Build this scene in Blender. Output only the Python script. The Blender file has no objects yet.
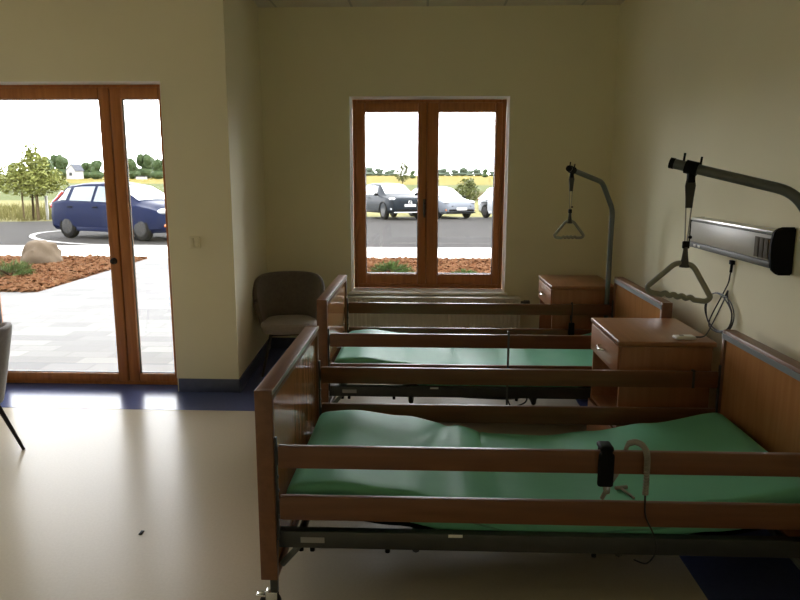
import bpy, bmesh, math, random
from math import pi, sin, cos, radians
from mathutils import Vector, Matrix, noise
random.seed(7)
S = bpy.context.scene
COL = S.collection

# ------------------------------------------------------------------ materials
def new_mat(name):
    m = bpy.data.materials.new(name); m.use_nodes = True
    nt = m.node_tree; b = nt.nodes['Principled BSDF']
    return m, nt, b

def mat(name, col, rough=0.5, metal=0.0, var=0.0, scale=8.0, bump=0.0, bscale=60.0, stretch=None,
        spec=None, coat=0.0, col2=None, detail=4.0, sheen=0.0):
    m, nt, b = new_mat(name)
    N, Lk = nt.nodes, nt.links
    b.inputs['Roughness'].default_value = rough
    b.inputs['Metallic'].default_value = metal
    if spec is not None: b.inputs['Specular IOR Level'].default_value = spec
    if coat: b.inputs['Coat Weight'].default_value = coat
    if sheen: b.inputs['Sheen Weight'].default_value = sheen
    c4 = (*col, 1)
    b.inputs['Base Color'].default_value = c4
    tc = N.new('ShaderNodeTexCoord'); mp = N.new('ShaderNodeMapping')
    Lk.new(tc.outputs['Object'], mp.inputs['Vector'])
    if stretch: mp.inputs['Scale'].default_value = stretch
    if var or col2:
        nz = N.new('ShaderNodeTexNoise'); nz.inputs['Scale'].default_value = scale; nz.inputs['Detail'].default_value = detail
        Lk.new(mp.outputs['Vector'], nz.inputs['Vector'])
        rp = N.new('ShaderNodeValToRGB')
        rp.color_ramp.elements[0].position = 0.3; rp.color_ramp.elements[1].position = 0.7
        if col2:
            a, c = col, col2
        else:
            a = tuple(max(0, x * (1 - var)) for x in col); c = tuple(min(1, x * (1 + var)) for x in col)
        rp.color_ramp.elements[0].color = (*a, 1); rp.color_ramp.elements[1].color = (*c, 1)
        Lk.new(nz.outputs['Fac'], rp.inputs['Fac']); Lk.new(rp.outputs['Color'], b.inputs['Base Color'])
    if bump:
        n2 = N.new('ShaderNodeTexNoise'); n2.inputs['Scale'].default_value = bscale; n2.inputs['Detail'].default_value = 3
        Lk.new(mp.outputs['Vector'], n2.inputs['Vector'])
        bp = N.new('ShaderNodeBump'); bp.inputs['Strength'].default_value = bump; bp.inputs['Distance'].default_value = 0.01
        Lk.new(n2.outputs['Fac'], bp.inputs['Height']); Lk.new(bp.outputs['Normal'], b.inputs['Normal'])
    return m

def wood(name, dark, light, axis, rough=0.4, scale=3.0, coat=0.0):
    st = {'x': (1, 14, 14), 'y': (14, 1, 14), 'z': (14, 14, 1)}[axis]
    return mat(name, dark, rough, col2=light, scale=scale, stretch=st, detail=5, bump=0.03, bscale=12, coat=coat)

def glass_mat(name, tint=(1, 1, 1)):
    m = bpy.data.materials.new(name); m.use_nodes = True
    nt = m.node_tree; nt.nodes.clear()
    o = nt.nodes.new('ShaderNodeOutputMaterial'); mx = nt.nodes.new('ShaderNodeMixShader')
    t = nt.nodes.new('ShaderNodeBsdfTransparent'); t.inputs['Color'].default_value = (*tint, 1)
    g = nt.nodes.new('ShaderNodeBsdfGlossy'); g.inputs['Roughness'].default_value = 0.02
    f = nt.nodes.new('ShaderNodeFresnel'); f.inputs['IOR'].default_value = 1.45
    nt.links.new(f.outputs[0], mx.inputs[0]); nt.links.new(t.outputs[0], mx.inputs[1]); nt.links.new(g.outputs[0], mx.inputs[2])
    nt.links.new(mx.outputs[0], o.inputs[0])
    return m

M = {}
M['wall'] = mat('cream_paint', (0.8, 0.75, 0.535), 0.75, var=0.02, scale=2, bump=0.05, bscale=120)
M['reveal'] = mat('white_reveal_paint', (0.9, 0.88, 0.82), 0.5)
M['sill'] = mat('white_sill', (0.88, 0.86, 0.8), 0.35)
M['skirt'] = mat('blue_skirting', (0.075, 0.09, 0.16), 0.4, var=0.1, scale=30)
M['frame_h'] = wood('window_wood_h', (0.34, 0.115, 0.024), (0.47, 0.175, 0.042), 'x', 0.38)
M['frame_v'] = wood('window_wood_v', (0.34, 0.115, 0.024), (0.47, 0.175, 0.042), 'z', 0.38)
M['glass'] = glass_mat('window_glass')
M['gasket'] = mat('black_gasket', (0.02, 0.02, 0.02), 0.5)
M['bed_x'] = wood('beech_laminate_x', (0.135, 0.053, 0.021), (0.18, 0.075, 0.031), 'x', 0.38)
M['bed_y'] = wood('beech_laminate_y', (0.155, 0.062, 0.026), (0.2, 0.085, 0.036), 'y', 0.38)
M['bed_z'] = wood('beech_laminate_z', (0.25, 0.105, 0.042), (0.33, 0.145, 0.06), 'z', 0.38)
M['panel'] = wood('beech_panel', (0.36, 0.16, 0.06), (0.43, 0.195, 0.075), 'z', 0.16)
M['cab_y'] = wood('cabinet_laminate_y', (0.29, 0.125, 0.052), (0.36, 0.16, 0.07), 'y', 0.35)
M['cab_z'] = wood('cabinet_laminate_z', (0.29, 0.125, 0.052), (0.36, 0.16, 0.07), 'z', 0.35)
M['steel'] = mat('dark_steel', (0.055, 0.058, 0.055), 0.42, 0.4, var=0.1, scale=20)
M['greysteel'] = mat('grey_powdercoat', (0.11, 0.122, 0.115), 0.4, 0.2, var=0.05, scale=20)
M['chrome'] = mat('chrome', (0.75, 0.75, 0.73), 0.18, 1.0)
M['alu'] = mat('brushed_aluminium', (0.62, 0.62, 0.6), 0.3, 0.9, var=0.06, scale=10, stretch=(1, 30, 30))
M['trimgrey'] = mat('grey_trim_strip', (0.2, 0.22, 0.23), 0.35)
M['green'] = mat('green_vinyl_mattress', (0.17, 0.5, 0.33), 0.45, spec=0.12, var=0.05, scale=5, bump=0.06, bscale=14)
M['greendark'] = mat('green_vinyl_piping', (0.1, 0.3, 0.21), 0.4)
M['black'] = mat('black_plastic', (0.01, 0.01, 0.01), 0.6, spec=0.06)
M['rubber'] = mat('black_rubber', (0.02, 0.02, 0.022), 0.75)
M['webbing'] = mat('dark_webbing', (0.05, 0.05, 0.045), 0.8, bump=0.2, bscale=200)
M['handlegrey'] = mat('grey_moulded_plastic', (0.24, 0.24, 0.19), 0.45)
M['cablegrey'] = mat('grey_cable', (0.27, 0.26, 0.22), 0.5)
M['cableblack'] = mat('black_cable', (0.02, 0.02, 0.02), 0.45)
M['whiteplastic'] = mat('white_plastic', (0.72, 0.7, 0.64), 0.35)
M['sticker'] = mat('white_sticker', (0.8, 0.8, 0.78), 0.5)
M['plate'] = mat('grey_type_plate', (0.3, 0.3, 0.3), 0.4, 0.3)
M['radiator'] = mat('white_radiator_enamel', (0.7, 0.67, 0.56), 0.35)
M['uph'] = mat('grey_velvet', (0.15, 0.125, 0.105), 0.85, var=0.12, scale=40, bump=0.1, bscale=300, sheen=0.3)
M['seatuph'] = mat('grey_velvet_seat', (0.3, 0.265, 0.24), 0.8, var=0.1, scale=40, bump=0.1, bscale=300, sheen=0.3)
M['legblack'] = mat('black_metal_leg', (0.015, 0.014, 0.014), 0.4, 0.3)
M['lampcover'] = mat('grey_lamp_cover', (0.46, 0.44, 0.38), 0.38)
M['lampbody'] = mat('grey_lamp_body', (0.09, 0.088, 0.078), 0.5)
M['grille'] = mat('brown_grille', (0.1, 0.083, 0.06), 0.7, spec=0.2)
M['switch'] = mat('cream_switch', (0.76, 0.71, 0.5), 0.6)
# outdoors: albedos scaled down to offset the sky boosted for the dim room
_mat = mat
def mat(name, col, rough=0.5, metal=0.0, col2=None, **k):
    q = OUT.get(name, 0.3)
    if rough >= 0.6: k.setdefault('spec', 0.02 if rough >= 0.8 else 0.15)
    return _mat(name, tuple(x * q for x in col), rough, metal, col2=tuple(x * q for x in col2) if col2 else None, **k)
OUT = {'asphalt': 0.16, 'young_tree_leaf': 0.5, 'bush_leaf': 0.3, 'yellow_field': 0.2, 'green_field': 0.22, 'boulder_stone': 0.24, 'dark_tree_leaf': 0.42, 'hazed_far_leaf': 0.42, 'pine_needle': 0.5, 'rough_yellow_grass': 0.28, 'wheel_rim': 0.09, 'pale_concrete': 0.75, 'mulch_chip': 0.3, 'mulch_soil': 0.3, 'white_render': 0.6, 'tinted_car_glass': 0.5, 'headlight_lens': 0.6, 'white_road_paint': 0.5, 'white_car_paint': 0.5, 'red_tail_light': 0.6, 'amber_indicator': 0.7}
M['asphalt'] = mat('asphalt', (0.2, 0.19, 0.18), 0.9, col2=(0.27, 0.255, 0.24), scale=1.5, bump=0.2, bscale=80)
M['concrete'] = mat('pale_concrete', (0.74, 0.71, 0.66), 0.8, var=0.05, scale=2)
M['line'] = mat('white_road_paint', (0.75, 0.74, 0.7), 0.7)
M['mulchbase'] = mat('mulch_soil', (0.16, 0.065, 0.03), 0.95, col2=(0.3, 0.14, 0.07), scale=30, bump=0.5, bscale=40)
M['chip'] = mat('mulch_chip', (0.26, 0.09, 0.036), 0.9, col2=(0.5, 0.27, 0.14), scale=9)
M['rock'] = mat('boulder_stone', (0.38, 0.29, 0.2), 0.9, col2=(0.58, 0.46, 0.34), scale=5, bump=0.4, bscale=18)
M['grass'] = mat('rough_yellow_grass', (0.42, 0.4, 0.13), 0.95, col2=(0.6, 0.55, 0.24), scale=1.2)
M['greenfield'] = mat('green_field', (0.27, 0.34, 0.1), 0.95, col2=(0.36, 0.4, 0.14), scale=0.15)
M['yellowfield'] = mat('yellow_field', (0.62, 0.5, 0.07), 0.95, col2=(0.7, 0.58, 0.12), scale=0.05)
M['bank'] = mat('brown_bank_earth', (0.2, 0.17, 0.08), 0.95, col2=(0.3, 0.27, 0.12), scale=1.0)
M['leafyoung'] = mat('young_tree_leaf', (0.27, 0.31, 0.06), 0.6, col2=(0.4, 0.42, 0.12), scale=6)
M['leafdark'] = mat('dark_tree_leaf', (0.075, 0.13, 0.05), 0.7, col2=(0.15, 0.22, 0.09), scale=0.6)
M['leafhazed'] = mat('hazed_far_leaf', (0.2, 0.27, 0.2), 0.8, col2=(0.28, 0.34, 0.26), scale=0.3)  # distance haze put into the leaf colour
M['leafbush'] = mat('bush_leaf', (0.24, 0.3, 0.08), 0.6, col2=(0.38, 0.42, 0.15), scale=5)
M['needle'] = mat('pine_needle', (0.09, 0.17, 0.045), 0.6, col2=(0.2, 0.32, 0.1), scale=9)
M['bark'] = mat('bark', (0.14, 0.1, 0.06), 0.9, var=0.3, scale=12, stretch=(6, 6, 1))
M['stake'] = mat('weathered_stake', (0.4, 0.3, 0.17), 0.85, var=0.2, scale=12)
M['housewall'] = mat('white_render', (0.85, 0.84, 0.82), 0.8)
M['roof'] = mat('slate_blue_roof', (0.12, 0.14, 0.2), 0.6)
M['winDark'] = mat('dark_window', (0.08, 0.09, 0.1), 0.2)
M['carblue'] = mat('blue_car_paint', (0.018, 0.034, 0.125), 0.4, 0.0, spec=0.04)
M['carnavy'] = mat('dark_grey_car_paint', (0.04, 0.055, 0.075), 0.4, 0.0, spec=0.04)
M['carsilver'] = mat('silver_car_paint', (0.62, 0.68, 0.78), 0.4, 0.0, spec=0.04)
M['carwhite'] = mat('white_car_paint', (0.72, 0.74, 0.76), 0.3, 0.0, coat=1.0)
M['carglass'] = mat('tinted_car_glass', (0.2, 0.27, 0.28), 0.06, 0.0, spec=0.9, coat=0.6)
M['headlight'] = mat('headlight_lens', (0.82, 0.84, 0.86), 0.1, 0.1, coat=1.0)
M['redlight'] = mat('red_tail_light', (0.55, 0.03, 0.02), 0.2, coat=1.0)
M['amber'] = mat('amber_indicator', (0.8, 0.22, 0.03), 0.25, coat=1.0)
M['rim'] = mat('wheel_rim', (0.16, 0.155, 0.15), 0.45, 0.3)
M['carblack'] = mat('car_black_trim', (0.02, 0.02, 0.022), 0.7, spec=0.1)
M['tyre'] = mat('car_tyre', (0.03, 0.03, 0.03), 0.9, spec=0.05)

mat = _mat
def floor_mat():
    m, nt, b = new_mat('vinyl_floor_beige')
    N, Lk = nt.nodes, nt.links
    tc = N.new('ShaderNodeTexCoord')
    nz = N.new('ShaderNodeTexNoise'); nz.inputs['Scale'].default_value = 90; nz.inputs['Detail'].default_value = 2
    n3 = N.new('ShaderNodeTexNoise'); n3.inputs['Scale'].default_value = 1.3; n3.inputs['Detail'].default_value = 4
    Lk.new(tc.outputs['Object'], nz.inputs['Vector']); Lk.new(tc.outputs['Object'], n3.inputs['Vector'])
    rp = N.new('ShaderNodeValToRGB')
    rp.color_ramp.elements[0].color = (0.56, 0.5, 0.385, 1); rp.color_ramp.elements[1].color = (0.585, 0.525, 0.41, 1)
    rp.color_ramp.elements[0].position = 0.35; rp.color_ramp.elements[1].position = 0.65
    Lk.new(nz.outputs['Fac'], rp.inputs['Fac']); Lk.new(rp.outputs['Color'], b.inputs['Base Color'])
    r2 = N.new('ShaderNodeMapRange'); r2.inputs['To Min'].default_value = 0.2; r2.inputs['To Max'].default_value = 0.3
    Lk.new(n3.outputs['Fac'], r2.inputs['Value']); Lk.new(r2.outputs['Result'], b.inputs['Roughness'])
    bp = N.new('ShaderNodeBump'); bp.inputs['Strength'].default_value = 0.03; bp.inputs['Distance'].default_value = 0.01
    Lk.new(n3.outputs['Fac'], bp.inputs['Height']); Lk.new(bp.outputs['Normal'], b.inputs['Normal'])
    b.inputs['Specular IOR Level'].default_value = 0.055
    return m
M['floor'] = floor_mat()
M['floorblue'] = mat('vinyl_floor_blue', (0.09, 0.115, 0.26), 0.24, var=0.06, scale=60, spec=0.16)

def ceil_mat():
    m, nt, b = new_mat('ceiling_tiles')
    N, Lk = nt.nodes, nt.links
    tc = N.new('ShaderNodeTexCoord'); br = N.new('ShaderNodeTexBrick')
    br.offset = 0.0; br.inputs['Scale'].default_value = 1.0
    br.inputs['Brick Width'].default_value = 0.625; br.inputs['Row Height'].default_value = 0.625
    br.inputs['Mortar Size'].default_value = 0.01
    br.inputs['Color1'].default_value = (0.72, 0.68, 0.58, 1); br.inputs['Color2'].default_value = (0.7, 0.66, 0.56, 1)
    br.inputs['Mortar'].default_value = (0.5, 0.48, 0.42, 1)
    Lk.new(tc.outputs['Object'], br.inputs['Vector']); Lk.new(br.outputs['Color'], b.inputs['Base Color'])
    b.inputs['Roughness'].default_value = 0.9
    return m
M['ceiling'] = ceil_mat()

def paver_mat():
    m, nt, b = new_mat('concrete_pavers')
    N, Lk = nt.nodes, nt.links
    tc = N.new('ShaderNodeTexCoord'); br = N.new('ShaderNodeTexBrick')
    br.inputs['Scale'].default_value = 1.0
    br.inputs['Brick Width'].default_value = 0.4; br.inputs['Row Height'].default_value = 0.2
    br.inputs['Mortar Size'].default_value = 0.006; br.inputs['Bias'].default_value = 0.1
    br.inputs['Color1'].default_value = (0.115, 0.111, 0.104, 1); br.inputs['Color2'].default_value = (0.06, 0.058, 0.056, 1)
    br.inputs['Mortar'].default_value = (0.05, 0.048, 0.042, 1)
    Lk.new(tc.outputs['Object'], br.inputs['Vector']); Lk.new(br.outputs['Color'], b.inputs['Base Color'])
    b.inputs['Roughness'].default_value = 0.8
    return m
M['pavers'] = paver_mat()

# ------------------------------------------------------------------ mesh helpers
class MB:
    """collects shapes into one mesh; off is subtracted from every vertex"""
    def __init__(self, off=(0, 0, 0)):
        self.bm = bmesh.new(); self.off = Vector(off)
    def _merge(self, t):
        me = bpy.data.meshes.new('t'); t.to_mesh(me); t.free()
        self.bm.from_mesh(me); bpy.data.meshes.remove(me)
    def box(self, lo, hi, bev=0.0, seg=2, rot=None):
        t = bmesh.new(); bmesh.ops.create_cube(t, size=1)
        lo, hi = Vector(lo), Vector(hi); c = (lo + hi) / 2; d = hi - lo
        for v in t.verts: v.co = Vector((v.co.x * d.x, v.co.y * d.y, v.co.z * d.z))
        if bev:
            bmesh.ops.bevel(t, geom=t.edges[:], offset=min(bev, 0.45 * min(d)), segments=seg, affect='EDGES', profile=0.5)
        for v in t.verts:
            if rot is not None: v.co = rot @ v.co
            v.co += c
        self._merge(t); return self
    def poly(self, pts, z0, z1):
        """vertical prism of a plan polygon"""
        vs0 = [self.bm.verts.new((x, y, z0)) for x, y in pts]; vs1 = [self.bm.verts.new((x, y, z1)) for x, y in pts]
        n = len(pts)
        self.bm.faces.new(vs1); self.bm.faces.new(vs0[::-1])
        for i in range(n): self.bm.faces.new((vs0[i], vs0[(i + 1) % n], vs1[(i + 1) % n], vs1[i]))
        return self
    def tube(self, pts, r, seg=10, closed=False, radii=None, caps=True):
        pts = [Vector(p) for p in pts]; n = len(pts); rings = []
        up = None
        for i, p in enumerate(pts):
            if closed: t = (pts[(i + 1) % n] - pts[i - 1])
            else: t = pts[min(i + 1, n - 1)] - pts[max(i - 1, 0)]
            t.normalize()
            if up is None:
                up = Vector((0, 0, 1)) if abs(t.z) < 0.9 else Vector((1, 0, 0))
            u = (up - t * up.dot(t)); u.normalize(); w = t.cross(u); up = u
            rr = radii[i] if radii else r
            rings.append([self.bm.verts.new(p + (u * cos(2 * pi * k / seg) + w * sin(2 * pi * k / seg)) * rr) for k in range(seg)])
        for i in range(n if closed else n - 1):
            a, b = rings[i], rings[(i + 1) % n]
            for k in range(seg): self.bm.faces.new((a[k], a[(k + 1) % seg], b[(k + 1) % seg], b[k]))
        if not closed and caps:
            self.bm.faces.new(rings[0][::-1]); self.bm.faces.new(rings[-1])
        return self
    def cyl(self, p0, p1, r, seg=16, r1=None):
        return self.tube([p0, p1], r, seg, radii=[r, r if r1 is None else r1])
    def lathe(self, prof, mtx=None, seg=24, closed=True):
        """prof: list of (r, z); revolve about z, then transform"""
        mtx = mtx or Matrix.Identity(4); rings = []
        for r, z in prof:
            rings.append([self.bm.verts.new(mtx @ Vector((r * cos(2 * pi * k / seg), r * sin(2 * pi * k / seg), z))) for k in range(seg)])
        for i in range(len(prof) - 1):
            a, b = rings[i], rings[i + 1]
            for k in range(seg): self.bm.faces.new((a[k], a[(k + 1) % seg], b[(k + 1) % seg], b[k]))
        if closed:
            self.bm.faces.new(rings[0][::-1]); self.bm.faces.new(rings[-1])
        return self
    def grid(self, fn, nu, nv):
        vs = [[self.bm.verts.new(fn(i / nu, j / nv)) for j in range(nv + 1)] for i in range(nu + 1)]
        for i in range(nu):
            for j in range(nv): self.bm.faces.new((vs[i][j], vs[i + 1][j], vs[i + 1][j + 1], vs[i][j + 1]))
        return self
    def ico(self, c, r, sub=2, fn=None):
        t = bmesh.new(); bmesh.ops.create_icosphere(t, subdivisions=sub, radius=1)
        r = Vector(r) if not isinstance(r, (int, float)) else Vector((r, r, r))
        for v in t.verts:
            k = fn(v.co) if fn else 1.0
            v.co = Vector(c) + Vector((v.co.x * r.x, v.co.y * r.y, v.co.z * r.z)) * k
        self._merge(t); return self
    def quad(self, a, b, c, d):
        self.bm.faces.new([self.bm.verts.new(p) for p in (a, b, c, d)]); return self
    def build(self, name, m, parent=None, smooth=True, weld=False, recalc=True):
        if weld: bmesh.ops.remove_doubles(self.bm, verts=self.bm.verts[:], dist=1e-5)
        if recalc: bmesh.ops.recalc_face_normals(self.bm, faces=self.bm.faces[:])
        for v in self.bm.verts: v.co -= self.off
        me = bpy.data.meshes.new(name); self.bm.to_mesh(me); self.bm.free()
        o = bpy.data.objects.new(name, me); COL.objects.link(o)
        me.materials.append(M[m] if isinstance(m, str) else m)
        if smooth:
            me.shade_smooth()
            try: me.set_sharp_from_angle(angle=radians(35))
            except Exception: pass
        if parent: o.parent = parent
        return o

def smooth_path(pts, n=8, closed=False):
    pts = [Vector(p) for p in pts]; out = []; N = len(pts)
    rng = range(N) if closed else range(N - 1)
    for i in rng:
        if closed: p0, p1, p2, p3 = pts[i - 1], pts[i], pts[(i + 1) % N], pts[(i + 2) % N]
        else: p0, p1, p2, p3 = pts[max(i - 1, 0)], pts[i], pts[i + 1], pts[min(i + 2, N - 1)]
        for k in range(n):
            t = k / n
            out.append(0.5 * ((2 * p1) + (p2 - p0) * t + (2 * p0 - 5 * p1 + 4 * p2 - p3) * t * t + (3 * p1 - p0 - 3 * p2 + p3) * t ** 3))
    if not closed: out.append(pts[-1])
    return out

def tag(o, label, cat, group=None, kind=None):
    o['label'] = label; o['category'] = cat
    if group: o['group'] = group
    if kind: o['kind'] = kind
    return o
def thing(name, label, cat, loc=(0, 0, 0), rz=0.0, group=None):
    o = bpy.data.objects.new(name, None); COL.objects.link(o)
    o.location = loc; o.rotation_euler = (0, 0, rz); o.empty_display_size = 0.1
    return tag(o, label, cat, group)
def struct(o):
    o['kind'] = 'structure'; return o
def copy_tree(o, parent=None):
    c = o.copy(); COL.objects.link(c)
    if parent: c.parent = parent
    for ch in [x for x in o.children]: copy_tree(ch, c)
    return c
def off_thing(name, label, cat, loc, group=None):
    """thing at loc whose parts are given in room coordinates (MB(off=loc))"""
    return thing(name, label, cat, loc, 0, group)

# ------------------------------------------------------------------ room
XR, XA, YD, YB, ZC = 1.56, -1.40, 4.72, 6.00, 2.90
XL, YN, T = -5.6, -2.0, 0.40
XP = -1.332                               # pillar corner: the return wall runs slightly askew
DX0, DX1, DZ = -3.32, -1.778, 2.155       # door opening
WX0, WX1, WZ0, WZ1 = -0.655, 0.695, 0.52, 2.19
m = MB(); m.poly([(XL, YN), (XR, YN), (XR, YB), (XA, YB), (XP, YD), (XL, YD)], -0.04, 0.0)
struct(m.build('floor', 'floor', smooth=False))
# blue border inlaid along the walls (thin vinyl on the slab)
m = MB()
m.poly([(XL, 4.33), (-1.03, 4.33), (-1.03, 5.55), (1.055, 5.55), (1.055, YN), (XR, YN), (XR, YB), (XA, YB), (XP, YD), (XL, YD)], 0.0, 0.0015)
struct(m.build('trim_1', 'floorblue', smooth=False))
m = MB(); m.poly([(DX0, YD), (DX1, YD), (DX1, 5.0), (DX0, 5.0)], -0.04, 0.001)
struct(m.build('trim_2', 'floorblue', smooth=False))
m = MB(); m.poly([(XL, YN), (XR, YN), (XR, YB), (XA, YB), (XP, YD), (XL, YD)], ZC, ZC + 0.1)
struct(m.build('ceiling', 'ceiling', smooth=False))
m = MB(); m.box((XR, YN, -0.05), (XR + T, YB + T, ZC + 0.1)); struct(m.build('wall_right', 'wall', smooth=False))
LY0, LY1, LZ0, LZ1 = 3.35, 4.3, 0.06, 2.3        # glazing added to the unseen left wall to brighten the room
m = MB(); m.box((XL - T, YN - T, -0.05), (XL, LY0, ZC + 0.1)); m.box((XL - T, LY1, -0.05), (XL, YD + T, ZC + 0.1))
m.box((XL - T, LY0, -0.05), (XL, LY1, LZ0)); m.box((XL - T, LY0, LZ1), (XL, LY1, ZC + 0.1)); struct(m.build('wall_left', 'wall', smooth=False))
m = MB(); m.box((XL, YN - T, -0.05), (XR + T, YN, ZC + 0.1)); struct(m.build('wall_front', 'wall', smooth=False))
# back wall of the alcove around the window
m = MB()
m.box((XA - T, YB, -0.05), (WX0, YB + T, ZC + 0.1)); m.box((WX1, YB, -0.05), (XR, YB + T, ZC + 0.1))
m.box((WX0, YB, -0.05), (WX1, YB + T, WZ0)); m.box((WX0, YB, WZ1), (WX1, YB + T, ZC + 0.1))
struct(m.build('wall_back', 'wall', smooth=False))
EX0, EX1 = -5.4, -3.7                     # second glazed door, added out of view for more daylight
# wall with the glazed door, and its return into the alcove
m = MB()
m.box((EX1, YD, -0.05), (DX0, YD + T, ZC + 0.1)); m.box((XL, YD, -0.05), (EX0, YD + T, ZC + 0.1)); m.box((EX0, YD, DZ), (EX1, YD + T, ZC + 0.1)); m.poly([(DX1, YD), (XP, YD), (XP + (XA - XP) * T / (YB - YD), YD + T), (DX1, YD + T)], -0.05, ZC + 0.1)
m.box((DX0, YD, DZ), (DX1, YD + T, ZC + 0.1)); m.poly([(XA - T, YD + T), (XP + (XA - XP) * T / (YB - YD), YD + T), (XA, YB), (XA - T, YB)], -0.05, ZC + 0.1)
struct(m.build('wall_door', 'wall', smooth=False))
# skirting
m = MB(); m.box((DX1 + 0.01, YD - 0.012, 0.0015), (XP + 0.012, YD, 0.1), 0.004)
m.poly([(XP, YD - 0.012), (XP + 0.012, YD - 0.012), (XA + 0.012, YB - 0.0005), (XA, YB - 0.0005)], 0.0015, 0.1); struct(m.build('baseboard_left', 'skirt'))
m = MB(); m.box((XL, YD - 0.012, 0.0015), (DX0 - 0.01, YD, 0.1), 0.004); struct(m.build('baseboard_door', 'skirt'))
m = MB(); m.box((XA + 0.013, YB - 0.012, 0.0015), (XR - 0.013, YB, 0.1), 0.004); struct(m.build('baseboard_back', 'skirt'))
m = MB(); m.box((XR - 0.012, YN, 0.0015), (XR, YB, 0.1), 0.004); struct(m.build('baseboard_right', 'skirt'))

# ---- window
W = bpy.data.objects.new('window_1', None); COL.objects.link(W); W.location = (0, 6.18, WZ0); struct(W)
wo = (0, 6.18, WZ0)
def frame_rect(x0, x1, z0, z1, wl, wr, wb, wt, y0, y1, name_h, parent, off, bev=0.006):
    """rectangular timber frame: one mesh of four members"""
    mm = MB(off)
    mm.box((x0, y0, z0), (x0 + wl, y1, z1), bev); mm.box((x1 - wr, y0, z0), (x1, y1, z1), bev)
    mm.box((x0 + wl, y0, z0), (x1 - wr, y1, z0 + wb), bev); mm.box((x0 + wl, y0, z1 - wt), (x1 - wr, y1, z1), bev)
    return mm.build(name_h, 'frame_v', parent)
fx0, fx1, fz0, fz1 = -0.648, 0.688, 0.527, 2.183
frame_rect(fx0, fx1, fz0, fz1, 0.04, 0.04, 0.05, 0.04, 6.19, 6.265, 'window_frame', W, wo)
c = 0.075
for x0, x1 in ((-0.608, 0.0735), (0.0785, 0.648)):
    pass
def sash(x0, x1, z0, z1, wl, wr, wb, wt, y0, off, parent, nm='sash'):
    s = frame_rect(x0, x1, z0, z1, wl, wr, wb, wt, y0, y0 + 0.065, nm, parent, off, 0.008)
    g = MB(off); g.box((x0 + wl - 0.004, y0 + 0.03, z0 + wb - 0.004), (x1 - wr + 0.004, y0 + 0.036, z1 - wt + 0.004))
    g.build('glass_pane', 'glass', s, smooth=False)
    k = MB(off); e = 0.005
    for a, b_ in (((x0 + wl - e, y0 + 0.024, z0 + wb - e), (x0 + wl + e, y0 + 0.044, z1 - wt + e)),
                  ((x1 - wr - e, y0 + 0.024, z0 + wb - e), (x1 - wr + e, y0 + 0.044, z1 - wt + e)),
                  ((x0 + wl, y0 + 0.024, z0 + wb - e), (x1 - wr, y0 + 0.044, z0 + wb + e)),
                  ((x0 + wl, y0 + 0.024, z1 - wt - e), (x1 - wr, y0 + 0.044, z1 - wt + e))):
        k.box(a, b_)
    k.build('gasket', 'gasket', s, smooth=False)
    return s
sash(-0.618, 0.0, 0.565, 2.155, 0.08, 0.075, 0.095, 0.075, 6.175, wo, W)
s2 = sash(0.004, 0.655, 0.565, 2.155, 0.1, 0.06, 0.095, 0.075, 6.175, wo, W)
mm = MB(wo); mm.box((-0.03, 6.24, 0.57), (0.034, 6.262, 2.15), 0.004); mm.build('meeting_stile', 'frame_v', W)
mm = MB(wo); mm.box((-0.028, 6.168, 1.19), (-0.002, 6.176, 1.33), 0.003)
mm.tube(smooth_path([(-0.015, 6.17, 1.29), (-0.015, 6.135, 1.29), (-0.015, 6.125, 1.27), (-0.015, 6.125, 1.17)], 5), 0.009, 8)
mm.build('window_handle', 'grille', W)
# white plaster returns and the sill board
m = MB(wo); e = 0.003
m.box((WX0, YB - 0.001, WZ0), (WX0 + e, 6.19, WZ1)); m.box((WX1 - e, YB - 0.001, WZ0), (WX1, 6.19, WZ1)); m.box((WX0, YB - 0.001, WZ1 - e), (WX1, 6.19, WZ1))
m.build('reveal', 'reveal', W, smooth=False)
m = MB(wo); m.box((WX0 - 0.02, YB - 0.035, WZ0 - 0.018), (WX1 + 0.02, YB - 0.001, WZ0 + 0.006), 0.003); m.box((WX0 + 0.003, YB - 0.002, WZ0), (WX1 - 0.003, 6.19, WZ0 + 0.006))
m.build('window_sill', 'sill', W)

# ---- glazed door with fixed side light
D = bpy.data.objects.new('door_1', None); COL.objects.link(D); D.location = (-2.6, 4.86, 0); struct(D)
do = (-2.6, 4.86, 0)
mm = MB(do)
mm.box((DX0 + 0.003, 4.865, 0.002), (DX0 + 0.06, 4.935, DZ - 0.003), 0.006); mm.box((DX1 - 0.04, 4.865, 0.002), (DX1 - 0.003, 4.935, DZ - 0.003), 0.006)
mm.box((DX0 + 0.06, 4.865, DZ - 0.05), (DX1 - 0.04, 4.935, DZ - 0.003), 0.006); mm.box((DX0 + 0.06, 4.865, 0.002), (DX1 - 0.04, 4.935, 0.04), 0.006)
mm.build('door_frame', 'frame_v', D)
sd = sash(-3.255, -2.195, 0.03, 2.13, 0.115, 0.075, 0.06, 0.075, 4.85, do, D, 'door_leaf')
sl = sash(-2.19, -1.79, 0.03, 2.13, 0.077, 0.06, 0.06, 0.075, 4.855, do, D, 'side_light')
mm = MB(do); mm.lathe([(0.024, 0), (0.024, 0.008), (0.018, 0.012), (0.018, 0.03), (0.013, 0.034)], Matrix.Translation((-2.238, 4.85, 0.93)) @ Matrix.Rotation(pi / 2, 4, 'X'), 16)
mm.build('lock_knob', 'legblack', sd)
mm = MB(do); e = 0.003
mm.box((DX1 - e, YD - 0.001, 0.1), (DX1, 4.87, DZ)); mm.box((DX0, YD - 0.001, 0.0), (DX0 + e, 4.87, DZ)); mm.box((DX0, YD - 0.001, DZ - e), (DX1, 4.87, DZ))
mm.build('reveal', 'reveal', D, smooth=False)

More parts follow.
